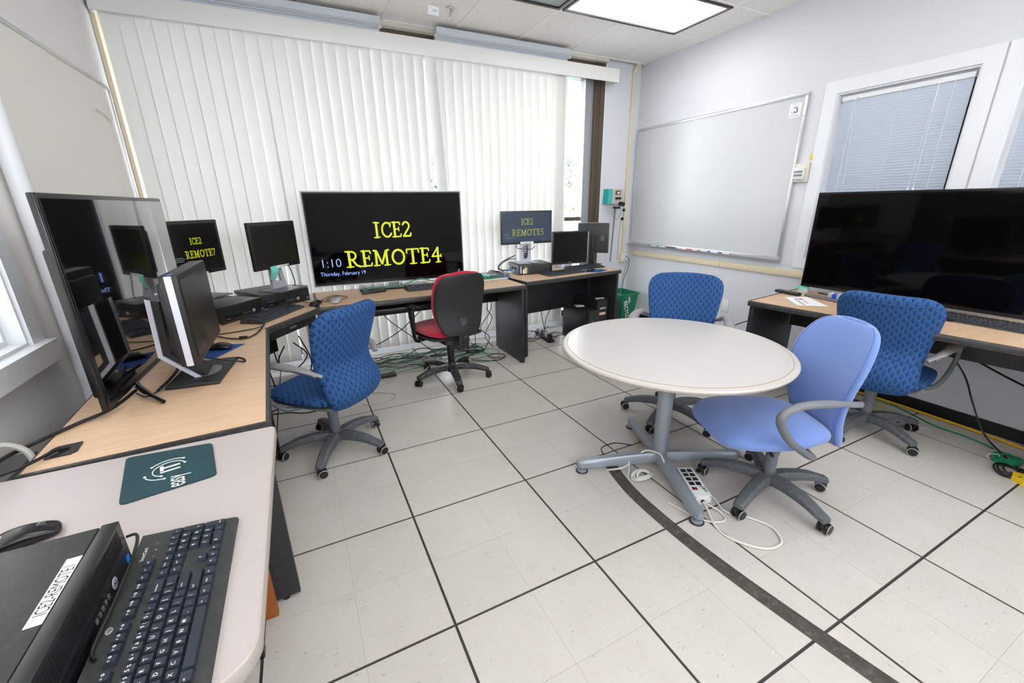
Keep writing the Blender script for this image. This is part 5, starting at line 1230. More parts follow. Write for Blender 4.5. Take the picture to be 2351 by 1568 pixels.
# --- monitor h, seen from behind
t = thing('monitor', 'dark grey monitor turned away with its back to us in the far corner', 'monitor', (2.715, 2.875, 0.7405), math.radians(128))
b = MB(); b.rbox(-0.18, 0.18, 0.0, 0.018, 0.135, 0.465, 0.004); b.build('housing', M['silver'], t)
b = MB(); b.rbox(-0.178, 0.178, 0.017, 0.040, 0.137, 0.463, 0.012); b.box(-0.18, 0.18, 0.0395, 0.0410, 0.425, 0.428); b.build('rear_cover', M['darkgrey'] if False else M['pc_top'], t)
b = MB(); b.box(-0.164, 0.164, -0.0012, 0.0004, 0.155, 0.45); b.build('screen', M['screen_matte'], t)
b = MB(); b.rbox(-0.03, 0.03, 0.04, 0.07, 0.0, 0.33, 0.005); b.rbox(-0.10, 0.10, -0.06, 0.12, 0.0, 0.01, 0.003); b.build('stand', M['black'], t)
for x in (-0.02, 0.06): b = MB(); b.rbox(x-0.012, x+0.012, 0.04, 0.058, 0.17, 0.215, 0.003); b.build('plug', M['black'], t)
b = MB(); b.box(-0.13, -0.09, 0.0405, 0.0412, 0.27, 0.33); b.build('label', M['darkgrey'], t)
cable('cable', [(2.67, 2.86, 0.92), (2.62, 2.84, 0.86), (2.66, 2.83, 0.80), (2.74, 2.82, 0.745)], 0.003, 'cable_black', 'thin black cable drooping behind the turned-away corner monitor')

# ================================================================== KEYBOARDS
U = 0.019
def layout():
    K = []   # (x, y, w, h, text) in key units from the user's bottom-left corner
    def row(y, x, items):
        for it in items:
            if isinstance(it, (int, float)): x += it; continue
            tx, w_ = it if isinstance(it, tuple) else (it, 1)
            K.append((x, y, w_, 1, tx)); x += w_
    row(5.5, 0, ['esc', 1, 'f1', 'f2', 'f3', 'f4', 0.5, 'f5', 'f6', 'f7', 'f8', 0.5, 'f9', 'f10', 'f11', 'f12', 0.25, 'prt', 'scr', 'pau'])
    row(4, 0, ['`']+list('1234567890-=')+[('backspace', 2), 0.25, 'ins', 'home', 'pgu', 0.25, 'num', '/', '*', '-'])
    row(3, 0, [('tab', 1.5)]+list('QWERTYUIOP[]')+[('\\', 1.5), 0.25, 'del', 'end', 'pgd', 0.25, '7', '8', '9'])
    row(2, 0, [('caps', 1.75)]+list("ASDFGHJKL;'")+[('enter', 2.25), 3.5, '4', '5', '6'])
    row(1, 0, [('shift', 2.25)]+list('ZXCVBNM,./')+[('shift', 2.75), 1.25, '^', 1.25, '1', '2', '3'])
    row(0, 0, [('ctrl', 1.25), ('win', 1.25), ('alt', 1.25), (' ', 6.25), ('alt', 1.25), ('win', 1.25), ('menu', 1.25), ('ctrl', 1.25), 0.25, '<', 'v', '>', 0.25, ('0', 2), '.'])
    K.append((21.5, 2, 1, 2, '+')); K.append((21.5, 0, 1, 2, 'enter'))
    return K
LAY = layout()
def keycap(mb, x, y, w_, h, z, ht=0.0085):
    g = 0.0006; a, b_, c, d = x*U+g, (x+w_)*U-g, y*U+g, (y+h)*U-g; i = 0.0024
    mb.add([(a, c, z), (b_, c, z), (b_, d, z), (a, d, z), (a+i, c+i, z+ht), (b_-i, c+i, z+ht), (b_-i, d-i*0.5, z+ht), (a+i, d-i*0.5, z+ht)],
           [(4, 5, 6, 7), (0, 1, 5, 4), (1, 2, 6, 5), (2, 3, 7, 6), (3, 0, 4, 7)])
def keyboard(lab, loc, rz, detail=False, z1=0.020, shell='kb'):
    t = thing('keyboard', lab, 'keyboard', loc, rz)
    ox, oy = 0.010, 0.020; W_, D_ = 22.5*U+2*ox, 6.5*U+oy+(0.028 if detail else 0.006)
    b = MB(); z0 = 0.012
    b.add([(0, 0, 0.001), (W_, 0, 0.001), (W_, D_, 0.001), (0, D_, 0.001), (0.002, 0.002, z0-0.003), (W_-0.002, 0.002, z0-0.003), (W_-0.003, oy*0.7, z0), (W_-0.002, D_-0.004, z1+0.006), (0.002, D_-0.004, z1+0.006), (0.003, oy*0.7, z0)],
          [(3, 2, 1, 0), (0, 1, 5, 4), (1, 2, 7, 6, 5), (2, 3, 8, 7), (3, 0, 4, 9, 8), (4, 5, 6, 9), (9, 6, 7, 8)])
    b.build('shell', M[shell], t)
    slope = (z1+0.006-z0)/(D_-oy*0.7)
    def kz(y): return z0+slope*(oy+y*U-oy*0.7)
    if detail:
        cache = {}
        for (x, y, w_, h, tx) in LAY:
            key = (w_, h)
            if key not in cache: m_ = MB(); keycap(m_, 0, 0, w_, h, 0); cache[key] = m_.mesh('key', M['key'])
            o = bpy.data.objects.new('key', cache[key]); COL.objects.link(o); o.parent = t
            o.location = (ox+x*U, oy+y*U, kz(y)); o.rotation_euler = (math.atan(slope), 0, 0)
        lg = MB()
        for (x, y, w_, h, tx) in LAY:
            if tx == ' ': continue
            sz = 0.0082 if len(tx) == 1 else 0.0042
            Tq = Matrix.Translation((ox+x*U+0.0045, oy+y*U+(0.0075 if len(tx) == 1 else 0.009), kz(y)+0.0086+0.0075*slope+0.0006)) @ Matrix.Rotation(math.atan(slope), 4, 'X')
            put_text(lg, tx, Tq, sz, bold=0.012)
            if tx in '1234567890' and y == 4: put_text(lg, '!@#$%^&*()'[('1234567890').index(tx)], Tq @ Matrix.Translation((0.0075, 0, 0)), sz*0.8, bold=0.01)
            if tx[0] == 'f' and len(tx) > 1: lg.mb(text_mb('o', bold=0.03), Tq @ Matrix.Translation((0.0058, -0.0006, 0)) @ Matrix.Diagonal((0.008, 0.008, 1, 1)))
        put_text(lg, 'SmartCard', Matrix.Translation((ox+18.6*U, oy+6.75*U, kz(6.7)+0.0012)) @ Matrix.Rotation(math.atan(slope), 4, 'X'), 0.0085, bold=0.006)
        for k in range(3): put_text(lg, '1A*'[k], Matrix.Translation((ox+(18.9+1.0*k)*U, oy+5.9*U, kz(5.9)+0.0012)) @ Matrix.Rotation(math.atan(slope), 4, 'X'), 0.005, bold=0.006)
        lg.build('key_legends', M['legend'], t)['kind'] = 'stuff'
        e = MB(); e.T = Matrix.Translation((ox+10.4*U, oy+7.1*U, kz(7.1)+0.0004)) @ Matrix.Rotation(math.atan(slope), 4, 'X') @ Matrix.Diagonal((1.4, 1, 1, 1)); e.lathe([(0.0001, 0.0008), (0.0048, 0.0008), (0.005, 0)], 20); eo = e.build('round_emblem', M['silver'], t)
        e = MB(); put_text(e, 'hp', Matrix.Translation((ox+10.4*U-0.0045, oy+7.1*U-0.0026, kz(7.1)+0.0016)) @ Matrix.Rotation(math.atan(slope), 4, 'X'), 0.009); e.build('emblem_text', M['blackprint'], eo)
    else:
        k = MB()
        for (x, y, w_, h, tx) in LAY: keycap(k, x+ox/U, y+oy/U, w_, h, kz(y)-0.001, 0.0075)
        o = k.build('keys', M['key'], t); o['kind'] = 'stuff'
    return t
keyboard('large black keyboard in the foreground on the grey table with white legends', (-0.513, -0.543, 0.7405), PI/2, True)
keyboard('black keyboard on the corner desk before the two desktop computers', (-0.560, 1.800, 0.7405), math.radians(57.5))
keyboard('black keyboard on the middle desk half hidden behind the red chair', (0.455, 2.345, 0.7415), math.radians(0))
keyboard('black keyboard on the far desk before the silver-sided monitor', (1.845, 2.385, 0.7405), math.radians(6))
keyboard('black keyboard lying at the right end of the far corner desk', (2.24, 2.585, 0.7405), math.radians(3))
keyboard('black keyboard under the large television on the right desk', (3.005, -0.02, 0.7405), math.radians(-90))

# ================================================================== MICE AND PADS
def mouse(lab, loc, rz, body='black_sat', logo=False, tail=None):
    t = thing('mouse', lab, 'mouse', loc, rz)
    b = MB(); loft(b, [(-0.056, 0.006, 0.010, 0.004), (-0.052, 0.011, 0.022, 0.010), (-0.03, 0.0165, 0.030, 0.0155), (0.0, 0.018, 0.030, 0.0170), (0.03, 0.014, 0.029, 0.013), (0.05, 0.009, 0.025, 0.008), (0.056, 0.006, 0.014, 0.004)], n=20, e=2.4, sub=3); o = b.build('body', M[body], t)
    b = MB(); b.cyl((-0.003, 0.03, 0.026), (0.003, 0.03, 0.026), 0.008, n=12); b.build('wheel', M['darkgrey'], t)
    if logo: b = MB(); b.T = Matrix.Translation((0, -0.03, 0.031)) @ Matrix.Rotation(0.35, 4, 'X'); b.lathe([(0.0001, 0.001), (0.006, 0.001), (0.0065, 0)], 16); b.build('round_emblem', M['silver'], t)
    return t
mouse('black mouse behind the foreground computer on the grey table', (-0.918, 0.035, 0.7405), math.radians(-70), logo=True)
mouse('black mouse on the blue pad behind the silver-striped monitor', (-0.725, 1.36, 0.7425), math.radians(60))
mouse('black mouse sitting on the seam between corner desk and middle desk', (-0.245, 2.195, 0.7425), math.radians(150))
mouse('silver mouse on the middle desk with its cable coiled behind it', (-0.105, 2.225, 0.7405), math.radians(160), 'silver')
mouse('black mouse on the blue pad of the far corner desk', (2.395, 2.475, 0.7425), math.radians(120))
def pad(lab, poly, m, th=0.0025):
    b = MB(); b.prism(poly, 0.7405, 0.7405+th); return tag(b.build('mouse_pad', M[m]), lab, 'mouse pad')
pad('blue mouse pad under the mouse behind the silver-striped monitor', [(-0.622, 1.405), (-0.78, 1.47), (-0.80, 1.27), (-0.735, 1.205)], 'blue_pad', 0.002)
pad('blue mouse pad at the right end of the far corner desk', [(2.30, 2.44), (2.42, 2.36), (2.58, 2.43), (2.56, 2.52), (2.34, 2.56)], 'blue_pad', 0.002)
def teal_pad():
    C_ = [Vector((-0.777, 0.090)), Vector((-0.583, 0.124)), Vector((-0.620, 0.322)), Vector((-0.828, 0.340))]
    poly = []
    for i in range(4):
        p, a, c = C_[i], C_[i-1], C_[(i+1) % 4]; u = (a-p).normalized(); v = (c-p).normalized(); r = 0.016
        for k in range(5): f = k/4; poly.append(tuple(p+u*r*(1-f)**2+v*r*f**2))
    t = thing('mouse_pad', 'dark teal mouse pad printed easyIT on the grey table', 'mouse pad', (0, 0, 0))
    b = MB(); b.prism(poly, 0.7405, 0.7435); b.build('mat', M['teal_pad'], t)
    X = Vector((-0.22, 0.975, 0)).normalized(); Y = Vector((-X.y, X.x, 0)); O = Vector((-0.650, 0.116, 0.7438))
    T = frame(O, X, Y)
    l = MB(); put_text(l, 'easy', T, 0.064, sx=0.56, bold=0.002)
    l.mb(MB().box(0.097, 0.104, 0.006, 0.050, 0, 0.0002), T); l.mb(MB().box(0.108, 0.136, 0.042, 0.050, 0, 0.0002), T); l.mb(MB().box(0.118, 0.126, 0.006, 0.043, 0, 0.0002), T)
    def arcs(cx, cy, rx, ry, a0, a1, ends=True):
        pts = arc(cx, cy, rx, ry, a0, a1, 24)
        l.mb(MB().tube([(p[0], p[1], 0) for p in pts], 0.0014, 4), T)
        for p in (pts[0], pts[-1]): l.mb(MB().cyl((p[0], p[1], -0.0003), (p[0], p[1], 0.0008), 0.0034, n=10), T)
    arcs(0.112, 0.030, 0.036, 0.036, -75, 150); arcs(0.112, 0.030, 0.050, 0.050, -42, 48); arcs(0.105, 0.028, 0.044, 0.054, 92, 165)
    l.build('printed_logo', M['legend'], t)
teal_pad()

# ================================================================== REMOTES, PAPER, SMALL THINGS
def remote(lab, p0, p1, w_=0.045, h=0.020, body='black', keys=True):
    p0 = Vector(p0); p1 = Vector(p1); L = (p1-p0).length; a = math.atan2((p1-p0).y, (p1-p0).x)
    t = thing('remote_control', lab, 'remote', (p0.x, p0.y, 0.7408), a)
    b = MB(); b.rbox(0, L, -w_/2, w_/2, 0, h, 0.007, 3); b.build('body', M[body], t)
    if keys:
        for i in range(int(L/0.016)-1):
            for j in range(3):
                k = MB(); x = 0.012+0.016*i; y = (j-1)*0.012; k.rbox(x, x+0.009, y-0.0035, y+0.0035, h-0.001, h+0.0022, 0.001); k.build('button', M['redcap'] if (i, j) == (0, 1) or (i == 6 and j == 0) else M['darkgrey'], t)
remote('black remote control in front of the lit television', (0.105, 2.43, 0), (0.298, 2.468, 0))
remote('black remote control at the near corner of the right desk', (2.985, 0.885, 0), (2.965, 0.70, 0), 0.048, 0.022)
remote('long grey-topped remote control beside the paper on the right desk', (3.02, 0.685, 0), (2.975, 0.40, 0), 0.04, 0.018, 'darkgrey', False)
remote('slim black remote control lying in front of the right-hand keyboard', (2.965, 0.10, 0), (2.955, -0.10, 0), 0.03, 0.016, 'black', False)
def paper():
    t = thing('paper_sheet', 'white sheet with red and blue print near the corner of the right desk', 'paper', (0, 0, 0))
    P4 = [(2.845, 0.735), (2.985, 0.655), (2.80, 0.415), (2.665, 0.535)]
    b = MB(); b.prism(P4, 0.7408, 0.7416); b.build('sheet', M['white'], t)
    X = Vector((P4[3][0]-P4[0][0], P4[3][1]-P4[0][1], 0)).normalized(); Y = Vector((-X.y, X.x, 0))
    T = frame((2.87, 0.665, 0.7418), X, Y)
    l = MB(); put_text(l, 'Science', T @ Matrix.Translation((0.06, 0.012, 0)), 0.035); l.mb(MB().cyl((0.02, 0.02, 0), (0.02, 0.02, 0.0003), 0.018, n=14), T); l.build('red_print', M['redprint'], t)
    l = MB(); put_text(l, 'Consortium', T @ Matrix.Translation((0.045, -0.028, 0)), 0.036, bold=0.01); l.mb(MB().box(-0.01, 0.04, -0.012, -0.004, 0, 0.0003), T); l.build('navy_print', M['navyprint'], t)
paper()
def tub():
    t = thing('plastic_tub', 'frosted plastic tub with mint green lid under the right television', 'tub', (3.13, 0.775, 0.741))
    b = MB(); b.lathe([(0.0001, 0), (0.034, 0), (0.038, 0.03)], 28); b.build('tub_body', M['clear'], t)
    b = MB(); b.lathe([(0.039, 0.028), (0.040, 0.030), (0.040, 0.045), (0.0001, 0.046)], 28); b.build('lid', M['sticky'], t)
tub()
def holder():
    t = thing('clear_holder', 'small clear plastic holder with blue tape under the right television', 'holder', (3.06, 0.50, 0.741), math.radians(-85))
    b = MB(); b.rbox(-0.05, 0.05, -0.03, 0.03, 0, 0.042, 0.004); b.build('holder_body', M['clear'], t)
    b = MB(); b.box(-0.02, 0.008, -0.0335, -0.031, 0.002, 0.04); b.box(-0.02, 0.008, -0.0335, 0.01, 0.0425, 0.0435); b.build('blue_tape', M['bluecap'], t)
    b = MB(); b.box(-0.045, 0.045, -0.02, 0.02, 0.0425, 0.0432); b.build('paper_slip', M['white'], t)
holder()
b = MB(); b.prism([(3.20, 0.70), (3.215, 0.69), (3.19, 0.60), (3.175, 0.61)], 0.7408, 0.745); tag(b.build('pen', M['black']), 'short black pen behind the remote on the right desk', 'pen')

def switch_box():
    t = thing('network_switch', 'grey network switch with green and blue leads at the right end of the middle desk', 'switch', (1.20, 2.50, 0.742), math.radians(2))
    b = MB(); b.rbox(0, 0.27, 0, 0.17, 0.012, 0.050, 0.002); b.build('case', mat('warm_grey_steel', srgb(140, 142, 146), 0.4, 0.2), t)
    b = MB(); b.rbox(-0.05, 0.24, -0.02, 0.16, 0, 0.011, 0.002); b.build('lower_tray', M['white_plastic'], t)
    for k in range(9): b = MB(); b.box(0.015+0.02*k, 0.030+0.02*k, -0.001, 0.0005, 0.022, 0.038); b.build('port', M['blackprint'], t)
    for k in range(2): b = MB(); b.box(0.235, 0.248, -0.001, 0.0005, 0.018+0.015*k, 0.028+0.015*k); b.build('port', M['blackprint'], t)
    b = MB(); b.T = Matrix.Translation((-0.03, 0.03, 0.051)) @ Matrix.Rotation(-0.4, 4, 'Z') @ Matrix.Rotation(0.18, 4, 'Y'); b.rbox(-0.03, 0.09, -0.02, 0.02, 0, 0.012, 0.002); b.build('aqua_card', M['sticky'], t)
    b = MB(); b.tube(spline([(-0.03, -0.01, 0.05), (0.03, -0.02, 0.022), (0.10, -0.022, 0.024), (0.19, -0.012, 0.036)]), 0.006, 8); b.build('green_lead', M['cable_green'], t)
    b = MB(); b.tube(spline([(0.20, 0.0, 0.07), (0.20, -0.006, 0.02), (0.22, -0.01, 0.012), (0.27, -0.006, 0.012), (0.285, 0.02, 0.012)]), 0.003, 6); b.build('blue_lead', M['cable_blue'], t)
    for k in range(4): b = MB(); b.tube(spline([(0.05+0.02*k, 0.03, 0.055), (0.07+0.02*k, 0.02, 0.085-0.006*k), (0.12+0.01*k, 0.01, 0.075), (0.14+0.02*k, 0.0, 0.04)]), 0.0035, 6); b.build('black_lead', M['cable_black'], t)
switch_box()
# cables on top of the desks
cable('cable', [(1.52, 2.62, 0.80), (1.45, 2.72, 0.80), (1.50, 2.76, 0.86), (1.66, 2.765, 0.92)], 0.005, 'cable_black', 'thick black cable rising to the REMOTE5 monitor stand from behind the switch')
cable('cable', [(1.49, 2.66, 0.78), (1.46, 2.74, 0.82), (1.58, 2.775, 0.88), (1.67, 2.768, 0.885)], 0.004, 'cable_black', 'lower black cable running up beside the REMOTE5 monitor stand')
cable('cable', [(1.44, 2.60, 0.765), (1.52, 2.62, 0.80), (1.60, 2.60, 0.79)], 0.004, 'cable_blue', 'short blue network lead from the switch to the sideways computer')
cable('cable', [(1.76, 2.68, 0.855), (1.77, 2.60, 0.85), (1.78, 2.565, 0.80), (1.82, 2.54, 0.747), (1.90, 2.51, 0.747)], 0.0025, 'cable_black', 'thin black lead looping over the sideways computer to its keyboard')
cable('cable', [(-0.33, 2.37, 0.79), (-0.32, 2.26, 0.76), (-0.27, 2.21, 0.762), (-0.26, 2.20, 0.762)], 0.0022, 'cable_black', 'thin mouse lead plugged into the computer beside the silver mouse')
cable('cable', [(0.155, 2.62, 0.77), (0.13, 2.53, 0.752), (0.25, 2.56, 0.765), (0.45, 2.55, 0.765), (0.62, 2.60, 0.80), (0.72, 2.58, 0.775), (0.80, 2.66, 0.75)], 0.004, 'cable_green', 'green network cable draped over the glass foot of the lit television')
cable('cable', [(-0.15, 2.24, 0.746), (-0.20, 2.30, 0.75), (-0.12, 2.40, 0.76), (-0.02, 2.36, 0.75), (-0.04, 2.28, 0.752), (-0.16, 2.30, 0.748), (-0.14, 2.38, 0.75), (-0.06, 2.44, 0.746)], 0.0025, 'cable_black', 'coiled thin black lead behind the silver mouse')
cable('cable', [(-0.70, 1.02, 0.80), (-0.60, 1.08, 0.747), (-0.62, 1.15, 0.747), (-0.69, 1.17, 0.747), (-0.70, 1.10, 0.755)], 0.004, 'cable_black', 'short black loop of cable beside the base of the silver-striped monitor')
cable('cable', [(-0.78, 1.62, 0.75), (-0.70, 1.53, 0.747), (-0.62, 1.50, 0.747), (-0.57, 1.60, 0.749), (-0.545, 1.74, 0.775), (-0.62, 1.84, 0.785), (-0.78, 1.86, 0.75)], 0.004, 'cable_black', 'black cable looping over the left end of the corner keyboard')
cable('cable', [(-0.80, 1.66, 0.745), (-0.66, 1.68, 0.745), (-0.56, 1.72, 0.748), (-0.545, 1.78, 0.762)], 0.003, 'cable_black', 'thin black cable lying along the seam of the left desk')
b = MB(); b.cyl((-0.655, 1.515, 0.750), (-0.62, 1.503, 0.750), 0.008, n=10); tag(b.build('ferrite_bead', M['black']), 'small black ferrite bead on the cable behind the blue mouse pad', 'bead')
cable('cable', [(-1.20, 0.32, 0.752), (-1.14, 0.355, 0.752), (-1.07, 0.385, 0.755), (-1.04, 0.435, 0.752), (-1.02, 0.468, 0.754), (-1.00, 0.485, 0.745)], 0.005, 'cable_black', 'black power cord coming out of the desk grommet across the grey table')
cable('cable', [(-0.93, 0.86, 0.765), (-0.97, 0.74, 0.752), (-1.04, 0.66, 0.748), (-1.10, 0.58, 0.745), (-1.16, 0.50, 0.735), (-1.18, 0.40, 0.70), (-1.17, 0.33, 0.60)], 0.006, 'cable_black', 'black cable from under the left television over the back desk edge')
cable('cable', [(-0.86, 0.84, 0.757), (-0.84, 0.93, 0.765), (-0.83, 1.02, 0.775), (-0.85, 1.12, 0.785)], 0.006, 'cable_black', 'black cable running beneath the lower edge of the left television')
cable('cable', [(-0.885, 0.72, 0.80), (-0.875, 0.80, 0.755), (-0.84, 0.95, 0.76), (-0.82, 1.08, 0.80)], 0.003, 'cable_black', 'thin black lead hanging along the front of the left television')
def adapter():
    t = thing('power_adapter', 'white boxy power adapter with grey lead behind the grey table', 'adapter', (-1.205, 0.475, 0.70), 0.3)
    b = MB(); b.rbox(-0.055, 0.045, -0.03, 0.03, 0, 0.075, 0.006); b.build('block', M['ivory'], t)
    b = MB(); b.tube(spline([(0.03, 0.02, 0.06), (0.07, 0.03, 0.075), (0.11, 0.02, 0.04), (0.12, 0.0, -0.03)]), 0.009, 8); b.build('lead', M['cable_grey'], t)
    cable('cable', [(-1.25, 0.42, 0.80), (-1.18, 0.405, 0.77), (-1.165, 0.40, 0.70)], 0.010, 'cable_black', 'thick black cord looping in front of the white power adapter')
    # shelf of the wall behind carries the adapter: a low wiring ledge
adapter()
b = MB(); b.rbox(XL+0.001, -1.13, 0.39, 0.62, 0.675, 0.699, 0.003); tag(b.build('wiring_ledge', M['darkgrey']), 'narrow grey wiring ledge on the left wall holding the white adapter', 'ledge')
cable('cable', [(-0.69, -0.135, 0.80), (-0.672, -0.14, 0.80), (-0.668, -0.19, 0.79), (-0.672, -0.30, 0.778), (-0.676, -0.37, 0.772), (-0.668, -0.39, 0.770)], 0.0028, 'black', 'black keyboard lead bent round the front of the foreground computer')

# ================================================================== UNDER THE DESKS
def tower(lab, loc, rz, w_, d, h, stickers):
    t = thing('tower_computer', lab, 'computer', loc, rz)
    b = MB(); b.rbox(0, w_, 0.02, d, 0.01, h, 0.004); cs = b.build('case', M['black'], t)
    b = MB(); b.rbox(0.004, w_-0.004, 0, 0.025, 0.01, h-0.004, 0.008); f = b.build('front_bezel', M['black_soft'], t)
    for x in (0.03, w_-0.03):
        for y in (0.05, d-0.04): g = MB(); g.cyl((x, y, 0), (x, y, 0.012), 0.012, n=8); g.build('foot', M['black'], cs)
    for (x0, x1, z0, z1, m_) in stickers: b = MB(); b.box(x0, x1, -0.0012, 0, z0, z1); b.build('sticker', M[m_], f)
    b = MB(); b.T = frame((w_*0.5, -0.0006, h*0.35), (1, 0, 0), (0, 0, 1)); b.lathe([(0.0001, 0.0012), (0.013, 0.0012), (0.014, 0)], 20); b.build('round_emblem', M['silver'], f)
    return t
tower('tall black tower computer with white and peach stickers under the far desk', (2.455, 2.42, 0), math.radians(6), 0.165, 0.42, 0.43, [(0.045, 0.135, 0.325, 0.345, 'silver'), (0.035, 0.13, 0.262, 0.290, 'peach')])
tower('black tower computer standing left of the taller one under the far desk', (2.245, 2.27, 0), math.radians(6), 0.15, 0.42, 0.36, [(0.04, 0.07, 0.21, 0.26, 'darkgrey')])
tower('black tower computer outside the right end panel of the far desk', (2.795, 2.60, 0), math.radians(6), 0.15, 0.36, 0.34, [(0.06, 0.068, 0.24, 0.27, 'silver')])
b = MB(); b.prism([(2.26, 2.52), (2.35, 2.50), (2.37, 2.56), (2.29, 2.60)], 0.3612, 0.366); tag(b.build('cable_tag', M['white_plastic']), 'crumpled white tag lying on the lower tower computer', 'tag')
b = MB(); b.prism([(2.47, 2.47), (2.58, 2.46), (2.60, 2.50), (2.50, 2.52)], 0.4312, 0.436); tag(b.build('paper_card', M['ivory']), 'pale card lying on top of the tall tower computer', 'card')
def bin_():
    t = thing('recycling_bin', 'green plastic recycling bin with white lettering in the room corner', 'bin', (3.16, 2.845, 0), math.radians(0))
    def ring(hx, hy, z, r=0.03):
        pts = []
        for cx, cy, a in ((hx-r, hy-r, 0), (-hx+r, hy-r, 90), (-hx+r, -hy+r, 180), (hx-r, -hy+r, 270)):
            for k in range(5): aa = math.radians(a+22.5*k); pts.append((cx+r*math.cos(aa), cy+r*math.sin(aa), z))
        return pts
    R_ = [ring(0.09, 0.12, 0.0), ring(0.125, 0.165, 0.365), ring(0.135, 0.175, 0.366), ring(0.135, 0.175, 0.385), ring(0.124, 0.164, 0.385), ring(0.088, 0.118, 0.01)]
    b = MB(); n = len(R_[0]); vs = [p for r in R_ for p in r]; fs = []
    for k in range(len(R_)-1):
        for i in range(n): j = (i+1) % n; fs.append((k*n+i, k*n+j, (k+1)*n+j, (k+1)*n+i))
    fs.append(list(range(n))[::-1]); fs.append([(len(R_)-1)*n+i for i in range(n)]); b.add(vs, fs); b.build('bin_body', M['green'], t)
    l = MB(); T = frame((-0.02, -0.158, 0.33), (0.0, 0.0, -1), (1, 0.0, 0)) ; T = frame((-0.05, -0.1655, 0.345), (0.25, 0.02, -0.97), (0.97, 0, 0.25)); put_text(l, 'We', T, 0.05, bold=0.02); put_text(l, 'RECYCLE', T @ Matrix.Translation((0.03, -0.07, 0.001)), 0.075, bold=0.02, sx=0.8)
    l.build('lettering', M['legend'], t)
bin_()
def black_strip():
    t = thing('power_strip', 'black power strip crowded with adapters on the floor under the far desk', 'power strip', (1.975, 2.60, 0), math.radians(84))
    b = MB(); b.rbox(-0.06, 0.30, -0.035, 0.035, 0, 0.035, 0.004); b.build('strip', M['black'], t)
    rnd = random.Random(5)
    for k in range(6): b = MB(); x = -0.04+0.055*k; y = rnd.uniform(-0.008, 0.008); b.rbox(x, x+0.038, -0.022+y, 0.022+y, 0.035, 0.07+0.025*rnd.random(), 0.005); b.build('plug', M[('black', 'aluminium', 'darkgrey')[k % 3]], t)
black_strip()
rnd = random.Random(21)
def tangle(n, x0, x1, y0, y1, m, r, lab, group, zmax=0.03, k0=0):
    for i in range(n):
        pts = []; m_pts = 7
        xs = [x0+(x1-x0)*(j/(m_pts-1)) for j in range(m_pts)]
        yy = rnd.uniform(y0, y1)
        for j in range(m_pts): pts.append((xs[j]+rnd.uniform(-0.05, 0.05), min(y1, max(y0, yy+rnd.uniform(-0.06, 0.06))), r+0.001+rnd.random()**2*zmax))
        cable('cable', pts, r, m, lab, group, k=6, n=5)
tangle(9, 0.02, 1.18, 2.50, 2.92, 'cable_black', 0.0042, 'black cable in the tangle on the floor under the middle desk', 'black cables tangled under the middle desk', 0.05)
tangle(7, 0.05, 1.25, 2.48, 2.88, 'cable_green', 0.0036, 'green cable in the tangle on the floor under the middle desk', 'green cables tangled under the middle desk', 0.05)
tangle(3, 0.15, 1.0, 2.45, 2.80, 'cable_grey', 0.0034, 'grey cable in the tangle on the floor under the middle desk', 'grey cables tangled under the middle desk', 0.04)
tangle(5, 1.60, 2.20, 2.66, 2.95, 'cable_black', 0.004, 'black cable on the floor under the far corner desk', 'black cables under the far desk', 0.06)
tangle(4, -0.75, -0.15, 1.95, 2.7, 'cable_black', 0.0045, 'black cable on the floor under the corner desk', 'black cables under the corner desk', 0.05)
tangle(2, -0.75, -0.15, 2.0, 2.6, 'cable_green', 0.004, 'green cable on the floor under the corner desk', 'green cables under the corner desk', 0.04)
# hanging cables
for pts, lab in (([(0.20, 2.62, 0.70), (0.32, 2.74, 0.45), (0.55, 2.78, 0.22), (0.74, 2.70, 0.05), (0.78, 2.62, 0.01)], 'black cable slanting down rightwards under the middle desk'),
                 ([(0.80, 2.70, 0.66), (0.60, 2.78, 0.42), (0.40, 2.76, 0.28), (0.18, 2.72, 0.20), (0.04, 2.70, 0.17)], 'black cable slanting down leftwards under the middle desk'),
                 ([(1.30, 2.72, 0.66), (1.26, 2.74, 0.45), (1.18, 2.72, 0.25), (1.12, 2.62, 0.03), (1.0, 2.55, 0.01)], 'black cable hanging just left of the right panel of the middle desk'),
                 ([(1.34, 2.70, 0.66), (1.36, 2.74, 0.40), (1.24, 2.74, 0.22), (1.32, 2.70, 0.12), (1.20, 2.60, 0.01)], 'second black cable hanging beside the right panel of the middle desk'),
                 ([(1.38, 2.72, 0.66), (1.33, 2.76, 0.42), (1.38, 2.76, 0.30), (1.28, 2.72, 0.14), (1.34, 2.66, 0.02)], 'black cable with a wavy fall behind the right panel of the middle desk'),
                 ([(1.98, 2.78, 0.66), (1.99, 2.80, 0.30), (2.02, 2.75, 0.05), (2.00, 2.68, 0.06)], 'black lead dropping behind the power strip of the far desk'),
                 ([(2.20, 2.66, 0.66), (2.16, 2.70, 0.50), (2.10, 2.74, 0.36), (2.02, 2.74, 0.22), (1.98, 2.70, 0.09)], 'black lead running down from the far desk behind the towers')):
    cable('cable', pts, 0.0042, 'cable_black', lab)
cable('cable', [(1.16, 2.58, 0.03), (1.28, 2.50, 0.06), (1.30, 2.42, 0.02), (1.18, 2.34, 0.006), (1.02, 2.40, 0.006), (0.96, 2.50, 0.01)], 0.003, 'cable_green', 'green cable looping out beside the right panel of the middle desk')
cable('cable', [(1.02, 2.46, 0.006), (1.14, 2.36, 0.006), (1.26, 2.33, 0.006), (1.36, 2.42, 0.006), (1.30, 2.50, 0.008), (1.20, 2.46, 0.012), (1.24, 2.38, 0.012), (1.34, 2.36, 0.012)], 0.004, 'cable_black', 'loose black cable coil on the floor beside the right panel of the middle desk')
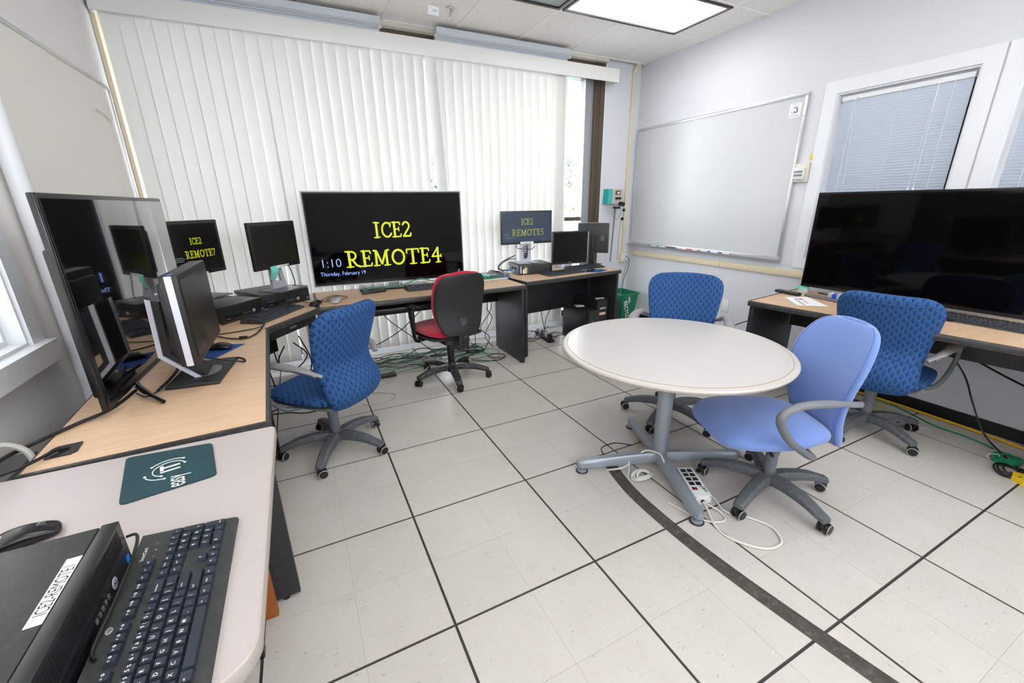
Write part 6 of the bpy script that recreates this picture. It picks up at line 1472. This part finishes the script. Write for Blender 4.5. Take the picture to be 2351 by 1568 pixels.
cable('cable', [(1.05, 2.68, 0.012), (1.12, 2.60, 0.016), (1.22, 2.64, 0.02), (1.20, 2.74, 0.024), (1.08, 2.74, 0.022), (1.06, 2.66, 0.03), (1.16, 2.62, 0.032)], 0.009, 'cable_black', 'thick black coiled cord on the floor under the right end of the middle desk')
cable('cable', [(0.26, 2.30, 0.004), (0.12, 2.24, 0.004), (0.05, 2.16, 0.004), (0.13, 2.10, 0.004), (0.21, 2.03, 0.004), (0.16, 1.94, 0.004), (0.02, 1.93, 0.004), (-0.04, 1.96, 0.004)], 0.0028, 'cable_grey', 'thin grey cable curling across the open floor between the two chairs')
cable('cable', [(0.55, 2.62, 0.03), (0.62, 2.50, 0.10), (0.60, 2.40, 0.05), (0.50, 2.36, 0.005), (0.44, 2.30, 0.004)], 0.004, 'cable_white', 'pale cable rising out of the tangle left of the red chair')
for pts, lab in (([(-0.50, 2.30, 0.44), (-0.56, 2.38, 0.30), (-0.48, 2.42, 0.20), (-0.36, 2.38, 0.32), (-0.44, 2.36, 0.44)], 'black loop of cable hanging under the corner desk'),
                 ([(-0.58, 2.36, 0.50), (-0.56, 2.42, 0.25), (-0.42, 2.46, 0.14), (-0.25, 2.42, 0.10), (-0.10, 2.40, 0.08)], 'long black cable sagging under the corner desk'),
                 ([(-0.62, 2.40, 0.50), (-0.64, 2.44, 0.25), (-0.62, 2.44, 0.05)], 'black cable hanging straight near the left end of the corner desk'),
                 ([(-0.40, 2.40, 0.48), (-0.34, 2.44, 0.26), (-0.38, 2.46, 0.10), (-0.40, 2.44, 0.02)], 'black cable hanging down behind the patterned chair at the left desk')):
    cable('cable', pts, 0.0048, 'cable_black', lab)
b = MB(); b.rbox(0.17, 0.30, 2.40, 2.46, 0.0, 0.026, 0.004); tag(b.build('power_brick', M['black']), 'flat black power brick on the floor right of the patterned chair', 'adapter')
for pts, r, m_, lab in (([(3.395, 1.0, 0.012), (3.38, 0.5, 0.010), (3.39, 0.1, 0.010), (3.37, -0.30, 0.010), (3.34, -0.52, 0.010)], 0.0075, 'cable_yellow', 'yellow power cable lying along the foot of the right wall'),
                        ([(3.36, 0.95, 0.006), (3.33, 0.5, 0.006), (3.36, 0.15, 0.006), (3.25, -0.12, 0.006), (3.24, -0.30, 0.006), (3.20, -0.42, 0.006)], 0.0045, 'cable_green', 'green network cable running along the right wall to the coil'),
                        ([(3.30, 0.25, 0.005), (3.28, 0.02, 0.005), (3.20, -0.12, 0.005), (3.10, -0.09, 0.005), (3.04, 0.05, 0.005)], 0.0035, 'cable_white', 'thin white cable looping on the floor behind the right-hand chair casters'),
                        ([(3.30, 0.02, 0.66), (3.30, -0.06, 0.52), (3.30, -0.18, 0.36), (3.24, -0.26, 0.24), (3.20, -0.36, 0.08), (3.12, -0.48, 0.02), (3.02, -0.58, 0.01)], 0.0045, 'cable_black', 'black cable falling diagonally from the right desk to the floor'),
                        ([(3.36, -0.18, 0.46), (3.34, -0.35, 0.40), (3.33, -0.50, 0.36), (3.32, -0.62, 0.38)], 0.006, 'cable_black', 'black cable sagging under the back edge of the right desk')):
    cable('cable', pts, r, m_, lab)
def coil(lab, c, rx, ry, turns, r, m, z=0.006, jit=0.012, cat='cable', start=0.0):
    rr = random.Random(int(c[0]*100)); pts = []; N_ = turns*18
    for k in range(N_):
        a = start+2*PI*k/18; f = (1-0.55*(k/N_))+rr.uniform(-0.015, 0.015)+0.08*math.sin(k*0.11)
        pts.append((c[0]+rx*f*math.cos(a)+0.25*rx*(k/N_), c[1]+ry*f*math.sin(a), z+0.012*abs(math.sin(k*0.35))+0.0005*k/18))
    return cable('cable_coil', pts, r, m, lab, k=2, cat=cat)
coil('coil of green network cable tied with white wire by the right wall', (3.10, -0.50), 0.085, 0.055, 9, 0.0045, 'cable_green')
b = MB(); b.tube(spline([(3.04, -0.45, 0.002), (3.03, -0.44, 0.03), (3.07, -0.47, 0.034), (3.08, -0.48, 0.003)]), 0.0018, 5); tag(b.build('wire_tie', M['white']), 'white wire tie round the green cable coil', 'tie')
coil('loose coil of black cable in front of the green coil at the right', (2.96, -0.55), 0.085, 0.06, 3, 0.005, 'cable_black', jit=0.02)
cable('cable', [(3.02, -0.60, 0.02), (2.98, -0.63, 0.03), (2.93, -0.68, 0.02)], 0.006, 'cable_blue', 'blue cable end at the right edge of the photo')
b = MB(); b.prism([(2.885, -0.575), (2.935, -0.565), (2.99, -0.70), (2.90, -0.75), (2.86, -0.62)], 0.0, 0.028); o = tag(b.build('yellow_block', M['yellow']), 'yellow plastic block on the floor at the right edge of the photo', 'block')
b = MB(); b.cyl((2.893, -0.600, 0.028), (2.893, -0.600, 0.0285), 0.006, n=12); b.build('hole', M['blackprint'], o)
b = MB(); b.prism([(3.02, 0.30), (3.34, 0.44), (3.40, 0.16), (3.12, 0.06)], 0.0, 0.004); o = tag(b.build('printed_sheet', M['manila']), 'yellowed printed sheet on the floor behind the right-hand chair', 'paper')
b = MB(); put_text(b, '40', frame((3.20, 0.18, 0.0045), (0.9, 0.4, 0), (-0.4, 0.9, 0)), 0.07, bold=0.01); b.build('writing', M['blackprint'], o)

# ---------------------------------------------------------- around the round table
def isobar():
    # steel surge protector lying beside the table foot
    t = thing('power_strip', 'silver surge protector with eight black sockets beside the table foot', 'power strip', (1.283, 0.033, 0), math.radians(-26))
    b = MB(); b.rbox(-0.043, 0.043, 0, 0.232, 0.002, 0.056, 0.003); c = b.build('case', M['white_plastic'], t)
    for i in range(4):
        for j in range(2):
            x = -0.030+0.033*j; y = 0.19-0.036*i; k = MB(); k.rbox(x, x+0.026, y, y+0.026, 0.0555, 0.0575, 0.0008); s_ = k.build('socket', M['black'], t)
            for dx in (0.007, 0.017): g = MB(); g.box(x+dx, x+dx+0.002, y+0.009, y+0.018, 0.0575, 0.0579); g.build('slot', M['blackprint'], s_)
    k = MB(); k.rbox(-0.030, -0.006, 0.045, 0.066, 0.0555, 0.0575, 0.0008); sw = k.build('switch_frame', M['black'], t)
    k = MB(); k.rbox(-0.024, -0.012, 0.049, 0.062, 0.0575, 0.0605, 0.0008); k.build('red_switch', M['red'], sw)
    for i in range(3):
        k = MB(); k.cyl((-0.0005, 0.185-0.036*i, 0.0555), (-0.0005, 0.185-0.036*i, 0.0568), 0.002, n=8); k.build('screw', M['blackprint'], t)
    l = MB(); put_text(l, 'ISOBAR', frame((0.012, 0.078, 0.0567), (0.25, -1, 0), (1, 0.25, 0)) @ Matrix.Identity(4), 0.019, bold=0.02, sx=0.85); put_text(l, 'TRIPP', frame((0.030, 0.07, 0.0567), (0.0, -1, 0), (1, 0, 0)), 0.010); l.build('printed_logo', M['blackprint'], t)
    k = MB(); k.cyl((0.0, -0.006, 0.026), (0.0, 0.001, 0.026), 0.008, n=14); k.build('strain_relief', M['black'], t)
    for x in (-0.036, 0.036):
        for z in (0.01, 0.048): k = MB(); k.cyl((x, -0.001, z), (x, 0.0005, z), 0.003, n=8); k.build('screw', M['blackprint'], c)
    cable('cable', [(1.280, 0.026, 0.026), (1.265, -0.01, 0.018), (1.215, -0.10, 0.006), (1.215, -0.19, 0.006), (1.29, -0.285, 0.006), (1.385, -0.295, 0.006), (1.435, -0.22, 0.006), (1.40, -0.13, 0.006), (1.34, -0.05, 0.006), (1.37, 0.03, 0.006), (1.36, 0.09, 0.008)], 0.005, 'cable_white', 'white power cord making a wide loop on the floor in front of the surge protector', k=8, n=8)
    cable('cable', [(1.145, 0.12, 0.006), (1.17, 0.03, 0.006), (1.19, -0.03, 0.006), (1.235, -0.08, 0.006), (1.29, -0.09, 0.006), (1.315, -0.04, 0.007), (1.29, 0.01, 0.02)], 0.004, 'cable_white', 'thinner white cord passing under the front table leg', k=8, n=8)
isobar()
cable('cable', [(1.27, 0.24, 0.058), (1.285, 0.30, 0.10), (1.29, 0.34, 0.115), (1.25, 0.40, 0.11), (1.20, 0.42, 0.06), (1.12, 0.42, 0.03), (1.05, 0.47, 0.006)], 0.005, 'cable_white', 'white cord from the surge protector tied up to the table column', k=8, n=8)
coil('bundle of white cord tied beside the table column', (1.175, 0.335), 0.062, 0.040, 4, 0.0048, 'cable_white', z=0.008)
b = MB(); b.tube([(1.115, 0.37, 0.005), (1.118, 0.372, 0.05), (1.113, 0.376, 0.10)], 0.002, 5); tag(b.build('cable_tie', M['white']), 'upright white cable tie end on the white cord bundle', 'tie')
cable('cable', [(1.12, 0.55, 0.004), (1.16, 0.66, 0.004), (1.27, 0.67, 0.004), (1.33, 0.58, 0.02)], 0.003, 'cable_black', 'thin black cable arching on the floor behind the left table leg', k=8)
def duct():
    ctr = [(1.115, 0.54), (1.075, 0.40), (1.048, 0.25), (1.04, 0.08), (1.042, -0.12), (1.06, -0.34), (1.085, -0.54), (1.11, -0.72), (1.135, -0.90), (1.15, -1.2)]
    C2 = spline([(x, y, 0) for x, y in ctr], 5); vs = []; fs = []
    prof = [(-0.034, 0.0002), (-0.020, 0.006), (-0.010, 0.0105), (0.010, 0.0105), (0.020, 0.006), (0.034, 0.0002)]
    for i, p in enumerate(C2):
        d = C2[min(i+1, len(C2)-1)]-C2[max(i-1, 0)]; d.normalize(); nn = Vector((-d.y, d.x, 0))
        for o_, z in prof: q = p+nn*o_; vs.append((q.x, q.y, z))
    m = len(prof)
    for i in range(len(C2)-1):
        for j in range(m-1): fs.append((i*m+j, i*m+j+1, (i+1)*m+j+1, (i+1)*m+j))
        fs.append((i*m+m-1, i*m, (i+1)*m, (i+1)*m+m-1))
    fs.append(list(range(m))); fs.append([(len(C2)-1)*m+j for j in range(m)][::-1])
    b = MB(); b.add(vs, fs); tag(b.build('cable_cover', M['rubber']), 'dusty dark rubber cable cover curving across the floor', 'cable cover')
duct()
def crumple():
    rr = random.Random(9); b = MB(); vs = []; n = 10
    for i in range(7):
        for j in range(n):
            a = 2*PI*j/n; ph = PI*i/6; r = 0.028*(1+rr.uniform(-0.3, 0.3))
            vs.append((1.43+r*math.sin(ph)*math.cos(a), 0.60+r*math.sin(ph)*math.sin(a)*1.2, max(0.0005, 0.026+0.026*math.cos(ph)*(1+rr.uniform(-0.2, 0.2)))))
    fs = [(i*n+j, i*n+(j+1) % n, (i+1)*n+(j+1) % n, (i+1)*n+j) for i in range(6) for j in range(n)]
    b.add(vs, fs); tag(b.build('crumpled_paper', M['cork']), 'small crumpled brown paper on the floor behind the table column', 'paper')
crumple()
